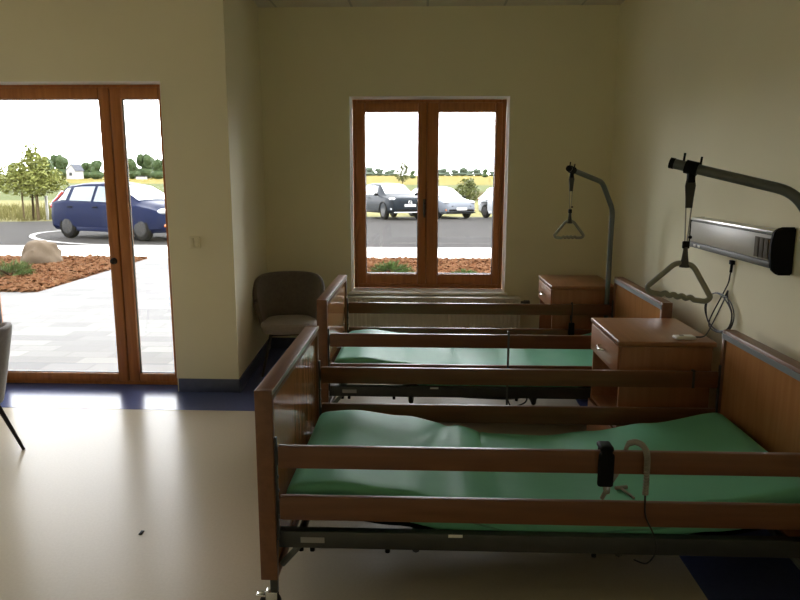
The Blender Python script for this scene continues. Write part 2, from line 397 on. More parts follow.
# ---- unseen glazing added to light the room: second glazed door and the window wall on the left
D2 = bpy.data.objects.new('added_door', None); COL.objects.link(D2); D2.location = (-4.55, 4.86, 0); struct(D2)
d2 = (-4.55, 4.86, 0)
sash(EX0 + 0.003, -4.55, 0.003, DZ - 0.003, 0.1, 0.085, 0.06, 0.075, 4.85, d2, D2, 'door_leaf'); sash(-4.545, EX1 - 0.003, 0.003, DZ - 0.003, 0.085, 0.1, 0.06, 0.075, 4.85, d2, D2, 'door_leaf')
W2 = bpy.data.objects.new('added_window', None); COL.objects.link(W2); W2.location = (XL - 0.2, 3.825, LZ0); struct(W2)
m = MB((XL - 0.2, 3.825, LZ0)); e = 0.06
for k in range(3):
    y = LY0 + 0.003 + (LY1 - LY0 - 0.006 - e) * k / 2; m.box((XL - 0.23, y, LZ0 + 0.003), (XL - 0.17, y + e, LZ1 - 0.003), 0.004)
m.box((XL - 0.23, LY0 + 0.003, LZ0 + 0.003), (XL - 0.17, LY1 - 0.003, LZ0 + 0.06), 0.004); m.box((XL - 0.23, LY0 + 0.003, LZ1 - 0.06), (XL - 0.17, LY1 - 0.003, LZ1 - 0.003), 0.004)
m.build('window_frame', 'frame_v', W2)
m = MB((XL - 0.2, 3.825, LZ0)); m.box((XL - 0.203, LY0 + 0.01, LZ0 + 0.01), (XL - 0.197, LY1 - 0.01, LZ1 - 0.01)); m.build('glass_pane', 'glass', W2, smooth=False)

# ---- light switch
t = off_thing('light_switch', 'small cream light switch on the wall right of the glazed door', 'switch', (-1.6, YD, 1.08))
o_ = (-1.63, YD, 1.07)
m = MB(o_); m.box((-1.67, YD - 0.01, 1.03), (-1.59, YD - 0.0005, 1.11), 0.004); m.build('plate', 'switch', t)
m = MB(o_); m.box((-1.66, YD - 0.015, 1.04), (-1.632, YD - 0.009, 1.1), 0.003); m.build('rocker', 'switch', t)
m = MB(o_); m.box((-1.628, YD - 0.015, 1.04), (-1.6, YD - 0.009, 1.1), 0.003); m.build('rocker', 'switch', t)

# ---- radiator under the window
ro = (0.03, 5.93, 0.15)
t = off_thing('radiator', 'white ribbed panel radiator on the wall below the window', 'radiator', ro)
rx0, rx1 = -0.76, 0.82
m = MB(ro)
def rad(u, v):
    x = rx0 + 0.01 + (rx1 - rx0 - 0.02) * u
    ph = (u * 42) % 1.0
    d = 0.006 * (1 if 0.25 < ph < 0.75 else 0)
    z = 0.17 + 0.31 * v
    if v < 0.06 or v > 0.94: d = 0
    return Vector((x, 5.875 + d, z))
m.grid(rad, 336, 16)
m.box((rx0 + 0.012, 5.884, 0.17), (rx1 - 0.012, 5.965, 0.478))
m.build('panel', 'radiator', t)
m = MB(ro); m.box((rx0, 5.872, 0.482), (rx1, 5.97, 0.497), 0.004); m.build('top_cover', 'radiator', t)
for xa in (rx0, rx1 - 0.009):
    m = MB(ro); m.box((xa, 5.872, 0.165), (xa + 0.009, 5.97, 0.481), 0.002); m.build('side_cover', 'radiator', t)
m = MB(ro); m.cyl((rx1 + 0.001, 5.92, 0.455), (rx1 + 0.03, 5.92, 0.455), 0.011); m.lathe([(0.016, 0.03), (0.02, 0.035), (0.02, 0.075), (0.014, 0.085)], Matrix.Translation((rx1, 5.92, 0.455)) @ Matrix.Rotation(pi / 2, 4, 'Y'), 18)
m.build('thermostat_valve', 'lampbody', t)
for x in (-0.45, 0.5):
    m = MB(ro); m.box((x - 0.02, 5.964, 0.2), (x + 0.02, 5.9995, 0.44), 0.003); m.build('wall_bracket', 'radiator', t)

# ------------------------------------------------------------------ beds (local: origin at floor centre of the bed, x foot->head)
BX0, BX1, BY = -0.9975, 1.04, 0.51
def ztop(x, y=0.0):
    ks = [(-0.92, 0.452), (-0.75, 0.464), (-0.52, 0.438), (-0.30, 0.398), (-0.1, 0.358), (0.12, 0.352), (0.35, 0.378), (0.6, 0.42), (0.95, 0.478)]
    for (a, za), (b, zb) in zip(ks, ks[1:]):
        if x <= b:
            u = max(0, (x - a) / (b - a)); u = u * u * (3 - 2 * u)
            return za + (zb - za) * u
    return ks[-1][1]
def make_bed(label, loc):
    t = thing('hospital_bed', label, 'bed', loc, 0, 'hospital beds')
    # end boards
    for nm, x0, s in (('footboard', BX0, 1), ('headboard', BX1 - 0.06, -1)):
        z0 = 0.13
        m = MB(); m.box((x0, -BY, z0), (x0 + 0.06, -BY + 0.028, 0.83), 0.003); m.box((x0, BY - 0.028, z0), (x0 + 0.06, BY, 0.83), 0.003)
        m.box((x0, -BY + 0.028, 0.79), (x0 + 0.06, BY - 0.028, 0.83), 0.003); m.box((x0, -BY + 0.028, z0), (x0 + 0.06, BY - 0.028, z0 + 0.04), 0.003)
        b = m.build(nm, 'bed_y', t)
        m = MB(); m.box((x0 + 0.01, -BY + 0.029, z0 + 0.04), (x0 + 0.05, BY - 0.029, 0.789)); m.build('panel', 'panel', b, smooth=False)
        xi = x0 + 0.0605 if s > 0 else x0 - 0.0045
        m = MB(); m.box((xi, -BY + 0.004, 0.816 if s > 0 else 0.79), (xi + 0.004, BY - 0.004, 0.8295 if s > 0 else 0.815)); q = m.build('edge_trim', 'alu' if s > 0 else 'trimgrey', b, smooth=False)
        xg = x0 + 0.0605 if s > 0 else x0 - 0.0085
        for sy in (-1, 1):
            m = MB(); y = sy * (BY - 0.017); m.box((xg, y - 0.009, 0.28), (xg + 0.008, y + 0.009, 0.66), 0.002)
            for kz in range(6): m.box((xg + 0.006, y - 0.004, 0.36 + kz * 0.05), (xg + 0.011, y + 0.004, 0.37 + kz * 0.05))
            m.build('rail_guide', 'steel', b)
    # four side rails, each with light bevelled edges and guide pins
    for sy in (-1, 1):
        for z0, z1 in ((0.55, 0.63), (0.358, 0.447)):
            m = MB(); y = sy * (BY - 0.019)
            m.box((BX0 + 0.073, y - 0.011, z0), (BX1 - 0.073, y + 0.011, z1), 0.004, 3)
            r = m.build('side_rail', 'bed_x', t)
            for xe in (BX0 + 0.066, BX1 - 0.079):
                m = MB(); m.box((xe, y - 0.008, z0 + 0.02), (xe + 0.013, y + 0.008, z1 - 0.02), 0.002); m.build('rail_pin', 'steel', r)
    # steel chassis
    for sy in (-1, 1):
        m = MB(); y = sy * (BY - 0.05); m.box((BX0 + 0.061, y - 0.02, 0.24), (BX1 - 0.061, y + 0.02, 0.303), 0.004); f = m.build('side_frame', 'steel', t)
        if sy < 0:
            m = MB(); m.box((-0.335, y - 0.0215, 0.293), (-0.285, y - 0.0205, 0.304)); m.build('sticker', 'sticker', f, smooth=False)
            m = MB(); m.box((BX0 + 0.14, y - 0.0215, 0.262), (BX0 + 0.225, y - 0.0205, 0.283)); m.build('type_plate', 'plate', f, smooth=False)
        for x in (-0.86, -0.82, -0.55, 0.18):
            m = MB(); m.cyl((x, y, 0.22), (x, y, 0.241), 0.009, 8); m.build('bolt', 'black', f)
    for x in (-0.88, -0.45, 0.3, 0.9):
        m = MB(); zc_ = 0.172 if abs(x) < 0.6 else 0.225
        m.tube([(x, -BY + 0.0715, 0.27), (x, -BY + 0.10, 0.262), (x, -BY + 0.16, zc_), (x, BY - 0.16, zc_), (x, BY - 0.10, 0.262), (x, BY - 0.0715, 0.27)], 0.016, 8); m.build('cross_member', 'steel', t)
    m = MB()
    def base(u, v):
        x = -0.88 + 1.79 * u; return Vector((x, -0.4 + 0.8 * v, ztop(x) - 0.135))
    m.grid(base, 48, 2)
    m.grid(lambda u, v: base(u, v) - Vector((0, 0, 0.012)), 48, 2)
    m.build('mattress_base', 'black', t)
    # scissor lift with motor
    m = MB()
    for sx, sy in ((1, 0.12), (-1, 0.28)): m.cyl((-0.5 * sx, sy, 0.12), (0.4 * sx, sy, 0.2), 0.016, 10)
    m.cyl((-0.05, 0.08, 0.16), (-0.05, 0.36, 0.16), 0.014, 10)
    m.build('lift_linkage', 'steel', t)
    m = MB(); m.box((-0.3, 0.15, 0.14), (-0.1, 0.25, 0.2), 0.015); m.build('lift_motor', 'black', t)
    for sx in (-1, 1):
        for sy in (-1, 1):
            m = MB(); m.cyl((sx * 0.86, sy * 0.46, 0.245), (sx * 0.93, sy * 0.46, 0.165), 0.012, 8); m.build('corner_brace', 'greysteel', t)
    # legs with castors
    for sx in (-1, 1):
        for sy in (-1, 1):
            x, y = (BX0 if sx < 0 else BX1) - sx * 0.044, sy * (BY - 0.018)
            m = MB(); m.box((x - 0.013, y - 0.013, 0.076), (x + 0.013, y + 0.013, 0.2), 0.003); lg = m.build('leg', 'steel', t)
            m = MB(); m.lathe([(0.012, -0.012), (0.034, -0.012), (0.038, -0.007), (0.038, 0.007), (0.034, 0.012), (0.012, 0.012)], Matrix.Translation((x - 0.016, y, 0.038)) @ Matrix.Rotation(pi / 2, 4, 'X'), 24)
            m.build('castor_wheel', 'rubber', lg)
            m = MB(); m.box((x - 0.03, y - 0.02, 0.03), (x + 0.012, y - 0.0135, 0.08), 0.003); m.box((x - 0.03, y + 0.0135, 0.03), (x + 0.012, y + 0.02, 0.08), 0.003); m.box((x - 0.03, y - 0.02, 0.077), (x + 0.012, y + 0.02, 0.083), 0.002); m.cyl((x - 0.016, y - 0.022, 0.038), (x - 0.016, y + 0.022, 0.038), 0.008, 10)
            m.build('castor_fork', 'chrome', lg)
            m = MB(); m.box((x - 0.065, y - 0.014, 0.06), (x - 0.031, y + 0.014, 0.068), 0.003); m.build('brake_pedal', 'chrome', lg)
    # mattress: one soft closed slab following the bent base
    x0, x1, hy, th, yc = -0.915, 0.95, 0.41, 0.122, -0.03
    NX, NY, NR = 96, 20, 5
    bm = bmesh.new(); rings = []
    def zt(x, y):
        z = ztop(x)
        z += 0.003 * noise.noise(Vector((x * 3.1, y * 4.0, 1.7)))
        for xc, sl, wd, am in ((-0.365, 0.25, 0.013, 0.007), (-0.3, 0.02, 0.010, 0.006), (-0.16, -0.06, 0.011, 0.008), (-0.42, 0.5, 0.018, 0.005), (0.26, -0.62, 0.014, -0.006), (0.36, -0.7, 0.02, 0.003)):
            d = (x - xc - sl * (y - 0.2)) / wd
            fall = max(0.0, min(1.0, (y + 0.1) / 0.3)) if xc < 0.2 else max(0.0, 1 - abs(y - 0.05) / 0.25)
            z -= am * math.exp(-d * d) * fall
        return z
    rr = 0.035
    sect = []
    for j in range(NY + 1): sect.append((-hy + rr + (2 * hy - 2 * rr) * j / NY, 0.0))          # top
    for k in range(1, NR + 1): a = pi / 2 * k / NR; sect.append((hy - rr + rr * sin(a), -rr + rr * cos(a)))
    for k in range(0, NR + 1): a = pi / 2 * k / NR; sect.append((hy - rr + rr * cos(a), -(th - rr) - rr * sin(a)))
    for k in range(0, NR + 1): a = pi / 2 * k / NR; sect.append((-hy + rr - rr * sin(a), -(th - rr) - rr * cos(a)))
    for k in range(0, NR): a = pi / 2 * k / NR; sect.append((-hy + rr - rr * cos(a), -rr + rr * sin(a)))
    ends = [(0.0, 0.6), (0.012, 0.86), (0.03, 0.97)]
    xs = [(x0 + d, s) for d, s in ends] + [(x0 + 0.05 + (x1 - x0 - 0.1) * i / NX, 1.0) for i in range(NX + 1)] + [(x1 - d, s) for d, s in ends[::-1]]
    for x, s in xs:
        ring = []
        for y, dz in sect:
            base = zt(x, y); mid = -th / 2
            ring.append(bm.verts.new((x, yc + y * (0.96 + 0.04 * s), base + mid + (dz - mid) * s)))
        rings.append(ring)
    n = len(sect)
    for a, b in zip(rings, rings[1:]):
        for k in range(n): bm.faces.new((a[k], a[(k + 1) % n], b[(k + 1) % n], b[k]))
    bm.faces.new(rings[0]); bm.faces.new(rings[-1][::-1])
    m = MB(); m.bm.free(); m.bm = bm
    mt = m.build('mattress', 'green', t)
    m = MB()
    pts = [(x0 + 0.05 + (x1 - x0 - 0.1) * i / 60, yc - hy - 0.001) for i in range(61)]
    m.tube([(x, y, zt(x, y) - th / 2) for x, y in pts], 0.004, 6)
    m.build('piping', 'greendark', mt)
    return t
bed1 = make_bed('wooden hospital bed with green mattress and raised side rails, nearest the viewer', (0.4225, 2.72, 0))
bed2 = copy_tree(bed1); bed2.location = (0.367, 4.42, 0)
tag(bed2, 'wooden hospital bed with green mattress farther back, standing below the window', 'bed', 'hospital beds')
y = -(BY - 0.019); x = 0.112
m = MB(); m.box((x, y - 0.0135, 0.365), (x + 0.012, y - 0.0115, 0.655)); m.box((x, y - 0.0135, 0.631), (x + 0.012, y + 0.0135, 0.65), 0.002); m.box((x, y - 0.0135, 0.19), (x + 0.012, y - 0.0115, 0.366))
m.build('rail_strut', 'greysteel', bed2)
y = BY - 0.019; x = 0.845
m = MB(); m.box((x, y - 0.0135, 0.55), (x + 0.012, y - 0.0113, 0.635)); m.box((x, y - 0.0135, 0.631), (x + 0.012, y + 0.0135, 0.637)); m.box((x, y + 0.0113, 0.55), (x + 0.012, y + 0.0135, 0.635))
m.build('rail_clip', 'steel', bed1)

# ------------------------------------------------------------------ bedside cabinets (front faces -x)
def make_cab(label, loc):
    t = thing('bedside_cabinet', label, 'cabinet', loc, 0, 'bedside cabinets')
    w, h, dx = 0.275, 0.752, 0.22
    m = MB(); m.box((-dx - 0.015, -w - 0.01, h - 0.026), (dx + 0.015, w + 0.01, h), 0.006, 3); tp = m.build('top', 'cab_y', t)
    m = MB(); m.box((-dx - 0.0175, -w - 0.008, h - 0.02), (-dx - 0.0155, w + 0.008, h - 0.004), 0.0008); m.build('edge_strip', 'bed_y', tp)
    m = MB()
    m.box((-dx, -w, 0.07), (dx, -w + 0.018, h - 0.0265), 0.002); m.box((-dx, w - 0.018, 0.07), (dx, w, h - 0.0265), 0.002)
    m.box((dx - 0.012, -w + 0.018, 0.07), (dx, w - 0.018, h - 0.027)); m.box((-dx, -w + 0.018, 0.07), (dx - 0.012, w - 0.018, 0.088))
    m.box((-dx + 0.004, -w + 0.018, 0.566), (dx - 0.012, w - 0.018, 0.58))
    b = m.build('body', 'cab_z', t)
    m = MB(); m.box((-dx + 0.003, -w + 0.0185, 0.285), (dx - 0.0125, w - 0.0185, 0.303)); m.build('shelf', 'cab_y', t)
    m = MB(); m.box((-dx - 0.014, -w + 0.003, 0.575), (-dx - 0.0005, w - 0.003, h - 0.03), 0.003)
    m.box((-dx, -w + 0.03, 0.6), (dx - 0.05, -w + 0.04, 0.68)); m.box((-dx, w - 0.04, 0.6), (dx - 0.05, w - 0.03, 0.68)); m.box((-dx, -w + 0.03, 0.59), (dx - 0.05, w - 0.03, 0.6))
    d = m.build('drawer', 'cab_y', t)
    def hand(z, par):
        m = MB(); m.tube(smooth_path([(-dx - 0.014, -0.05, z), (-dx - 0.034, -0.045, z), (-dx - 0.042, 0, z - 0.004), (-dx - 0.034, 0.045, z), (-dx - 0.014, 0.05, z)], 6), 0.006, 8); m.build('handle', 'chrome', par)
    hand(0.65, d)
    m = MB(); m.box((-dx - 0.014, -w + 0.003, 0.075), (-dx - 0.0005, w - 0.003, 0.283), 0.003); dr = m.build('door', 'cab_y', t)
    hand(0.25, dr)
    for sx in (-1, 1):
        for sy in (-1, 1):
            x, y = sx * (dx - 0.04), sy * (w - 0.05)
            m = MB(); m.lathe([(0.008, -0.01), (0.027, -0.01), (0.03, -0.006), (0.03, 0.006), (0.027, 0.01), (0.008, 0.01)], Matrix.Translation((x, y, 0.03)) @ Matrix.Rotation(pi / 2, 4, 'X'), 18)
            m.box((x - 0.012, y - 0.014, 0.03), (x + 0.012, y - 0.0105, 0.07)); m.box((x - 0.012, y + 0.0105, 0.03), (x + 0.012, y + 0.014, 0.07))
            m.build('castor', 'rubber', t)
    return t
cab1 = make_cab('brown bedside cabinet with a white handset on top, between the two beds', (1.175, 3.575, 0))
cab2 = copy_tree(cab1); cab2.location = (1.145, 5.25, 0)
tag(cab2, 'brown bedside cabinet beyond the farther bed, near the back wall', 'cabinet', 'bedside cabinets')

# ------------------------------------------------------------------ lifting poles
def lift_pole(label, base, pts, clampf, hrot, hs=1.0, roll=0.0):
    bx, by = base
    t = thing('lifting_pole', label, 'lifting pole', (bx, by, 0), 0, 'lifting poles'); off = (bx, by, 0)
    P = [Vector(p) for p in pts]
    # rounded bends
    path = [P[0]]
    for i in range(1, len(P) - 1):
        a, b, c = P[i - 1], P[i], P[i + 1]
        d1 = (a - b).normalized(); d2 = (c - b).normalized(); L = 0.05
        for k in range(7):
            u = k / 6; path.append((b + d1 * L) * (1 - u) ** 2 + b * 2 * u * (1 - u) + (b + d2 * L) * u * u)
    path.append(P[-1])
    m = MB(off); m.tube(path, 0.0172, 16); m.build('pole', 'greysteel', t)
    tip = P[-1]; d = (P[-1] - P[-2]).normalized()
    m = MB(off); m.cyl(tip - d * 0.004, tip + d * 0.012, 0.0185, 16); m.build('end_cap', 'black', t)
    cl = tip - d * clampf
    m = MB(off); m.cyl(cl - d * 0.021, cl + d * 0.021, 0.023, 16)
    m.box(cl + Vector((-0.012, -0.012, -0.05)), cl + Vector((0.012, 0.012, -0.015)), 0.004)
    for s in (-0.028, 0.028):
        q = cl + d * s; m.cyl(q + Vector((0, 0, 0.015)), q + Vector((0.003, 0, 0.043)), 0.004, 8)
    m.build('clamp', 'black', t)
    # strap, adjuster cords and triangle handle hanging vertically
    x, y, z = cl; ax = Vector((cos(hrot), sin(hrot), 0)); ay = Vector((-sin(hrot), cos(hrot), 0)); c0 = Vector((x, y, 0))
    def pt(a, b, zz): return c0 + ax * a + ay * b + Vector((0, 0, zz))
    m = MB(off)
    prof = [(z - 0.03, 0.012), (z - 0.06, 0.017), (z - 0.10, 0.013), (z - 0.135, 0.011)]
    for (za, wa), (zb, wb) in zip(prof, prof[1:]):
        for sgn in (1, -1):
            m.quad(pt(-wa, 0.004 * sgn, za), pt(wa, 0.004 * sgn, za), pt(wb, 0.004 * sgn, zb), pt(-wb, 0.004 * sgn, zb))
        m.quad(pt(-wa, -0.004, za), pt(-wa, 0.004, za), pt(-wb, 0.004, zb), pt(-wb, -0.004, zb)); m.quad(pt(wa, -0.004, za), pt(wa, 0.004, za), pt(wb, 0.004, zb), pt(wb, -0.004, zb))
    st = m.build('strap', 'webbing', t)
    m = MB(off); zb = z - 0.255
    m.tube([pt(-0.009, 0, z - 0.13), pt(-0.004, 0, zb)], 0.0022, 6); m.tube([pt(0.009, 0, z - 0.13), pt(0.003, 0, zb)], 0.0022, 6)
    m.build('cord', 'cablegrey', st)
    m = MB(off); m.box(pt(-0.011, -0.008, zb - 0.02), pt(0.011, 0.008, zb + 0.006), 0.004); m.ico(pt(0.012, 0, zb + 0.02), 0.007, 1); m.build('adjuster', 'black', st)
    m = MB(off); m.tube([pt(0, 0, zb - 0.015), pt(0, 0, zb - 0.05), pt(0, 0, zb - 0.085)], 0.008, 8, radii=[0.007, 0.011, 0.018]); m.build('hanger', 'webbing', st)
    zt_, hw, zl = zb - 0.075, 0.104, zb - 0.19
    out = [(-0.03, zt_ - 0.004), (0.0, zt_ + 0.003), (0.03, zt_ - 0.004), (0.06, zt_ - 0.04), (0.095, zt_ - 0.085), (hw, zl + 0.015), (hw - 0.012, zl), (hw - 0.04, zl - 0.002)]
    for k in range(9):
        a = 0.055 - k * 0.0137; out.append((a, zl + (0.005 if k % 2 else -0.002)))
    out += [(-hw + 0.04, zl - 0.002), (-hw + 0.012, zl), (-hw, zl + 0.015), (-0.095, zt_ - 0.085), (-0.06, zt_ - 0.04)]
    out = [(a * hs * cos(roll) + (zz - zt_) * hs * sin(roll), zt_ + (zz - zt_) * hs * cos(roll) - a * hs * sin(roll)) for a, zz in out]
    m = MB(off); m.tube(smooth_path([pt(a, 0, zz) for a, zz in out], 5, True), 0.0095, 10, closed=True); m.build('triangle_handle', 'handlegrey', t)
    return t
# far bed: socketed at the window-side head corner, boom swung towards the foot
lift_pole('grey lifting pole with a triangle handle, rising beside the farther bed near the back wall', (1.305, 4.947),
          [(1.305, 4.947, 0.0), (1.312, 4.945, 1.30), (1.20, 4.82, 1.495), (0.905, 4.49, 1.583)], 0.035, 0.0, 0.88, 0.0)
lift_pole('dark lifting pole with a triangle handle above the nearer bed, before the wall lamp', (1.36, 2.175),
          [(1.36, 2.175, 0.0), (1.285, 2.19, 1.29), (1.165, 2.258, 1.495), (0.848, 2.45, 1.586)], 0.062, radians(-14), 1.0, 0.13)

# ------------------------------------------------------------------ wall lamp panel on the right wall
lo = (1.52, 3.42, 1.14)
t = off_thing('wall_lamp', 'long grey bed lamp with black end caps fixed to the right wall', 'lamp', lo)
yn, yf = 2.995, 3.925
m = MB(lo); m.box((1.485, yn, 1.150), (1.5595, yf, 1.305), 0.004); m.build('housing', 'lampbody', t)
m = MB(lo); m.box((1.478, yn + 0.005, 1.182), (1.4845, yf - 0.005, 1.292), 0.002); m.build('front_cover', 'lampcover', t)
m = MB(lo); m.box((1.474, yn + 0.002, 1.298), (1.557, yf - 0.002, 1.314), 0.005); m.build('top_reflector', 'alu', t)
m = MB(lo); m.box((1.475, yn + 0.002, 1.152), (1.4845, yf - 0.002, 1.181), 0.003); k = m.build('switch_rail', 'lampbody', t)
for y in (3.78, 3.84):
    m = MB(lo); m.box((1.4735, y - 0.015, 1.160), (1.4755, y + 0.015, 1.172), 0.0009); m.build('button', 'whiteplastic', k)
m = MB(lo); m.box((1.4745, yn + 0.02, 1.188), (1.478, yn + 0.155, 1.278))
for q in range(3): m.box((1.471, yn + 0.026 + q * 0.043, 1.19), (1.4765, yn + 0.06 + q * 0.043, 1.276), 0.001)
m.build('vent_grille', 'grille', t)
for y0, y1 in ((yn - 0.028, yn - 0.001), (yf + 0.001, yf + 0.012)):
    m = MB(lo)
    pf = [(1.5595, 1.148), (1.48, 1.148), (1.476, 1.155), (1.476, 1.312), (1.5595, 1.316)] if y0 > yf else [(1.5595, 1.125), (1.5, 1.125), (1.47, 1.15), (1.462, 1.20), (1.462, 1.27), (1.472, 1.315), (1.50, 1.33), (1.5595, 1.33)]
    v0 = [m.bm.verts.new((x, y0, z)) for x, z in pf]; v1 = [m.bm.verts.new((x, y1, z)) for x, z in pf]
    m.bm.faces.new(v0); m.bm.faces.new(v1[::-1])
    for i in range(len(pf)): m.bm.faces.new((v0[i], v0[(i + 1) % len(pf)], v1[(i + 1) % len(pf)], v1[i]))
    bmesh.ops.bevel(m.bm, geom=m.bm.edges[:], offset=0.006, segments=2, affect='EDGES')
    m.build('end_cap', 'black', t)

# ------------------------------------------------------------------ call handset on the cabinet, cord coiled on the wall
ho = (1.28, 3.36, 0.7525)
t = off_thing('call_handset', 'pale flat call handset lying on the nearer cabinet, its cord looped up the wall', 'handset', ho)
m = MB(ho); m.box((1.225, 3.33, 0.7525), (1.325, 3.385, 0.769), 0.007, 3, Matrix.Rotation(0.08, 3, 'Z')); m.build('body', 'whiteplastic', t)
m = MB(ho); m.box((1.25, 3.35, 0.7685), (1.27, 3.367, 0.7715), 0.001); m.build('button', 'cablegrey', t)
m = MB(ho)
pts = [(1.325, 3.362, 0.762), (1.385, 3.385, 0.762), (1.45, 3.47, 0.80), (1.535, 3.56, 0.90), (1.545, 3.54, 0.965)]
cy, cz = 3.625, 0.842
for k in range(1, 22):
    a = pi * 0.55 - k * 2 * pi / 8
    rr_ = 0.1 + 0.01 * sin(k * 0.7)
    pts.append((1.543 - 0.003 * (k % 3), cy + (-rr_ * cos(a)) * 1.7 + 0.012 * sin(k * 0.45), cz + rr_ * sin(a)))
pts += [(1.545, 3.60, 0.93), (1.548, 3.55, 1.0), (1.548, 3.535, 1.05), (1.55, 3.53, 1.085)]
m.tube(smooth_path(pts, 5), 0.0035, 7); m.build('cord', 'cableblack', t)
m = MB(ho); m.cyl((1.549, 3.533, 1.06), (1.549, 3.529, 1.105), 0.007, 10); m.box((1.54, 3.515, 1.10), (1.5595, 3.545, 1.122), 0.003); m.build('plug', 'black', t)

# ------------------------------------------------------------------ hand controls hung on bed rails
yr = 2.72 - 0.491      # outer rail plane of the nearer bed
co = (0.61, yr, 0.5)
t = off_thing('hand_control', 'black hand control with grey coiled cable hooked over the nearest rail', 'hand control', co, 'bed hand controls')
m = MB(co)
m.box((0.585, yr - 0.036, 0.512), (0.638, yr - 0.013, 0.63), 0.009, 3)
m.box((0.588, yr - 0.034, 0.6365), (0.634, yr + 0.03, 0.655), 0.008, 3)
m.box((0.592, yr - 0.034, 0.6), (0.63, yr - 0.0125, 0.65), 0.005); m.box((0.594, yr + 0.0125, 0.60), (0.628, yr + 0.028, 0.645), 0.004)
b = m.build('handset', 'black', t)
m = MB(co); m.tube(smooth_path([(0.612, yr - 0.024, 0.514), (0.612, yr - 0.022, 0.50), (0.625, yr - 0.015, 0.485), (0.635, yr + 0.012, 0.49)], 6), 0.006, 8, radii=None)
m.tube(smooth_path([(0.618, yr + 0.03, 0.44), (0.638, yr + 0.03, 0.485), (0.667, yr + 0.03, 0.54), (0.683, yr + 0.025, 0.6), (0.695, yr + 0.02, 0.648), (0.715, yr + 0.008, 0.658), (0.735, yr - 0.012, 0.652), (0.745, yr - 0.023, 0.625), (0.748, yr - 0.024, 0.56), (0.748, yr - 0.024, 0.486)], 6), 0.0075, 10)
# visible coil turns over the hanging run
base = smooth_path([(0.695, yr + 0.02, 0.648), (0.715, yr + 0.008, 0.6585), (0.735, yr - 0.012, 0.652), (0.745, yr - 0.024, 0.625), (0.748, yr - 0.024, 0.56), (0.748, yr - 0.024, 0.486)], 60)
cp = []
for i, p in enumerate(base):
    tg = (base[min(i + 1, len(base) - 1)] - base[max(i - 1, 0)]).normalized()
    u = tg.cross(Vector((0.3, 1, 0.2))).normalized(); w = tg.cross(u); a = i * 2 * pi / 8
    cp.append(p + (u * cos(a) + w * sin(a)) * 0.0085)
m.tube(cp, 0.003, 5)
m.build('coiled_cable', 'cablegrey', t)
m = MB(co); m.tube(smooth_path([(0.748, yr - 0.024, 0.488), (0.75, yr - 0.022, 0.45), (0.757, yr - 0.02, 0.40), (0.79, yr - 0.018, 0.33), (0.80, yr - 0.016, 0.27), (0.775, yr - 0.005, 0.22), (0.75, yr + 0.05, 0.2)], 6), 0.003, 6); m.build('lead', 'cableblack', t)
# a small key-like pin lying on the mattress
x, y = 0.757, 2.44
z = ztop(x - 0.4225) + 0.002
m = MB((x, y, z)); m.cyl((x - 0.012, y + 0.02, z + 0.004), (x + 0.012, y - 0.055, z + 0.004), 0.005, 8); m.cyl((x - 0.035, y + 0.022, z + 0.005), (x + 0.012, y + 0.034, z + 0.005), 0.0075, 8)
o = m.build('locking_pin', 'cablegrey'); o.location = (x, y, z)
tag(o, 'small grey T-shaped locking pin lying on the nearer green mattress', 'pin')
# far bed's control on its window-side rail
yf2 = 4.42 + 0.491
co = (1.05, yf2, 0.45)
t = off_thing('hand_control', 'small black hand control hanging inside the far rail of the farther bed', 'hand control', co, 'bed hand controls')
m = MB(co); m.box((1.03, yf2 - 0.038, 0.405), (1.072, yf2 - 0.0145, 0.50), 0.008, 3); m.build('handset', 'black', t)
m = MB(co); m.tube(smooth_path([(1.051, yf2 - 0.024, 0.498), (1.052, yf2 - 0.02, 0.56), (1.052, yf2 - 0.016, 0.63), (1.052, yf2, 0.6415), (1.052, yf2 + 0.018, 0.62), (1.05, yf2 + 0.018, 0.5)], 6), 0.0045, 8); m.build('cable', 'cableblack', t)
# loop of mains cable below the farther bed
m = MB((0.55, 4.2, 0.2)); m.tube(smooth_path([(0.50, 4.12, 0.25), (0.51, 4.12, 0.19), (0.53, 4.12, 0.14), (0.56, 4.12, 0.13), (0.62, 4.12, 0.155), (0.635, 4.12, 0.19), (0.635, 4.12, 0.25)], 8), 0.005, 8)
o = m.build('mains_cable', 'cableblack'); o.location = (0.55, 4.2, 0.2); o.parent = None
tag(o, 'loop of black mains cable hanging beneath the farther bed', 'cable')

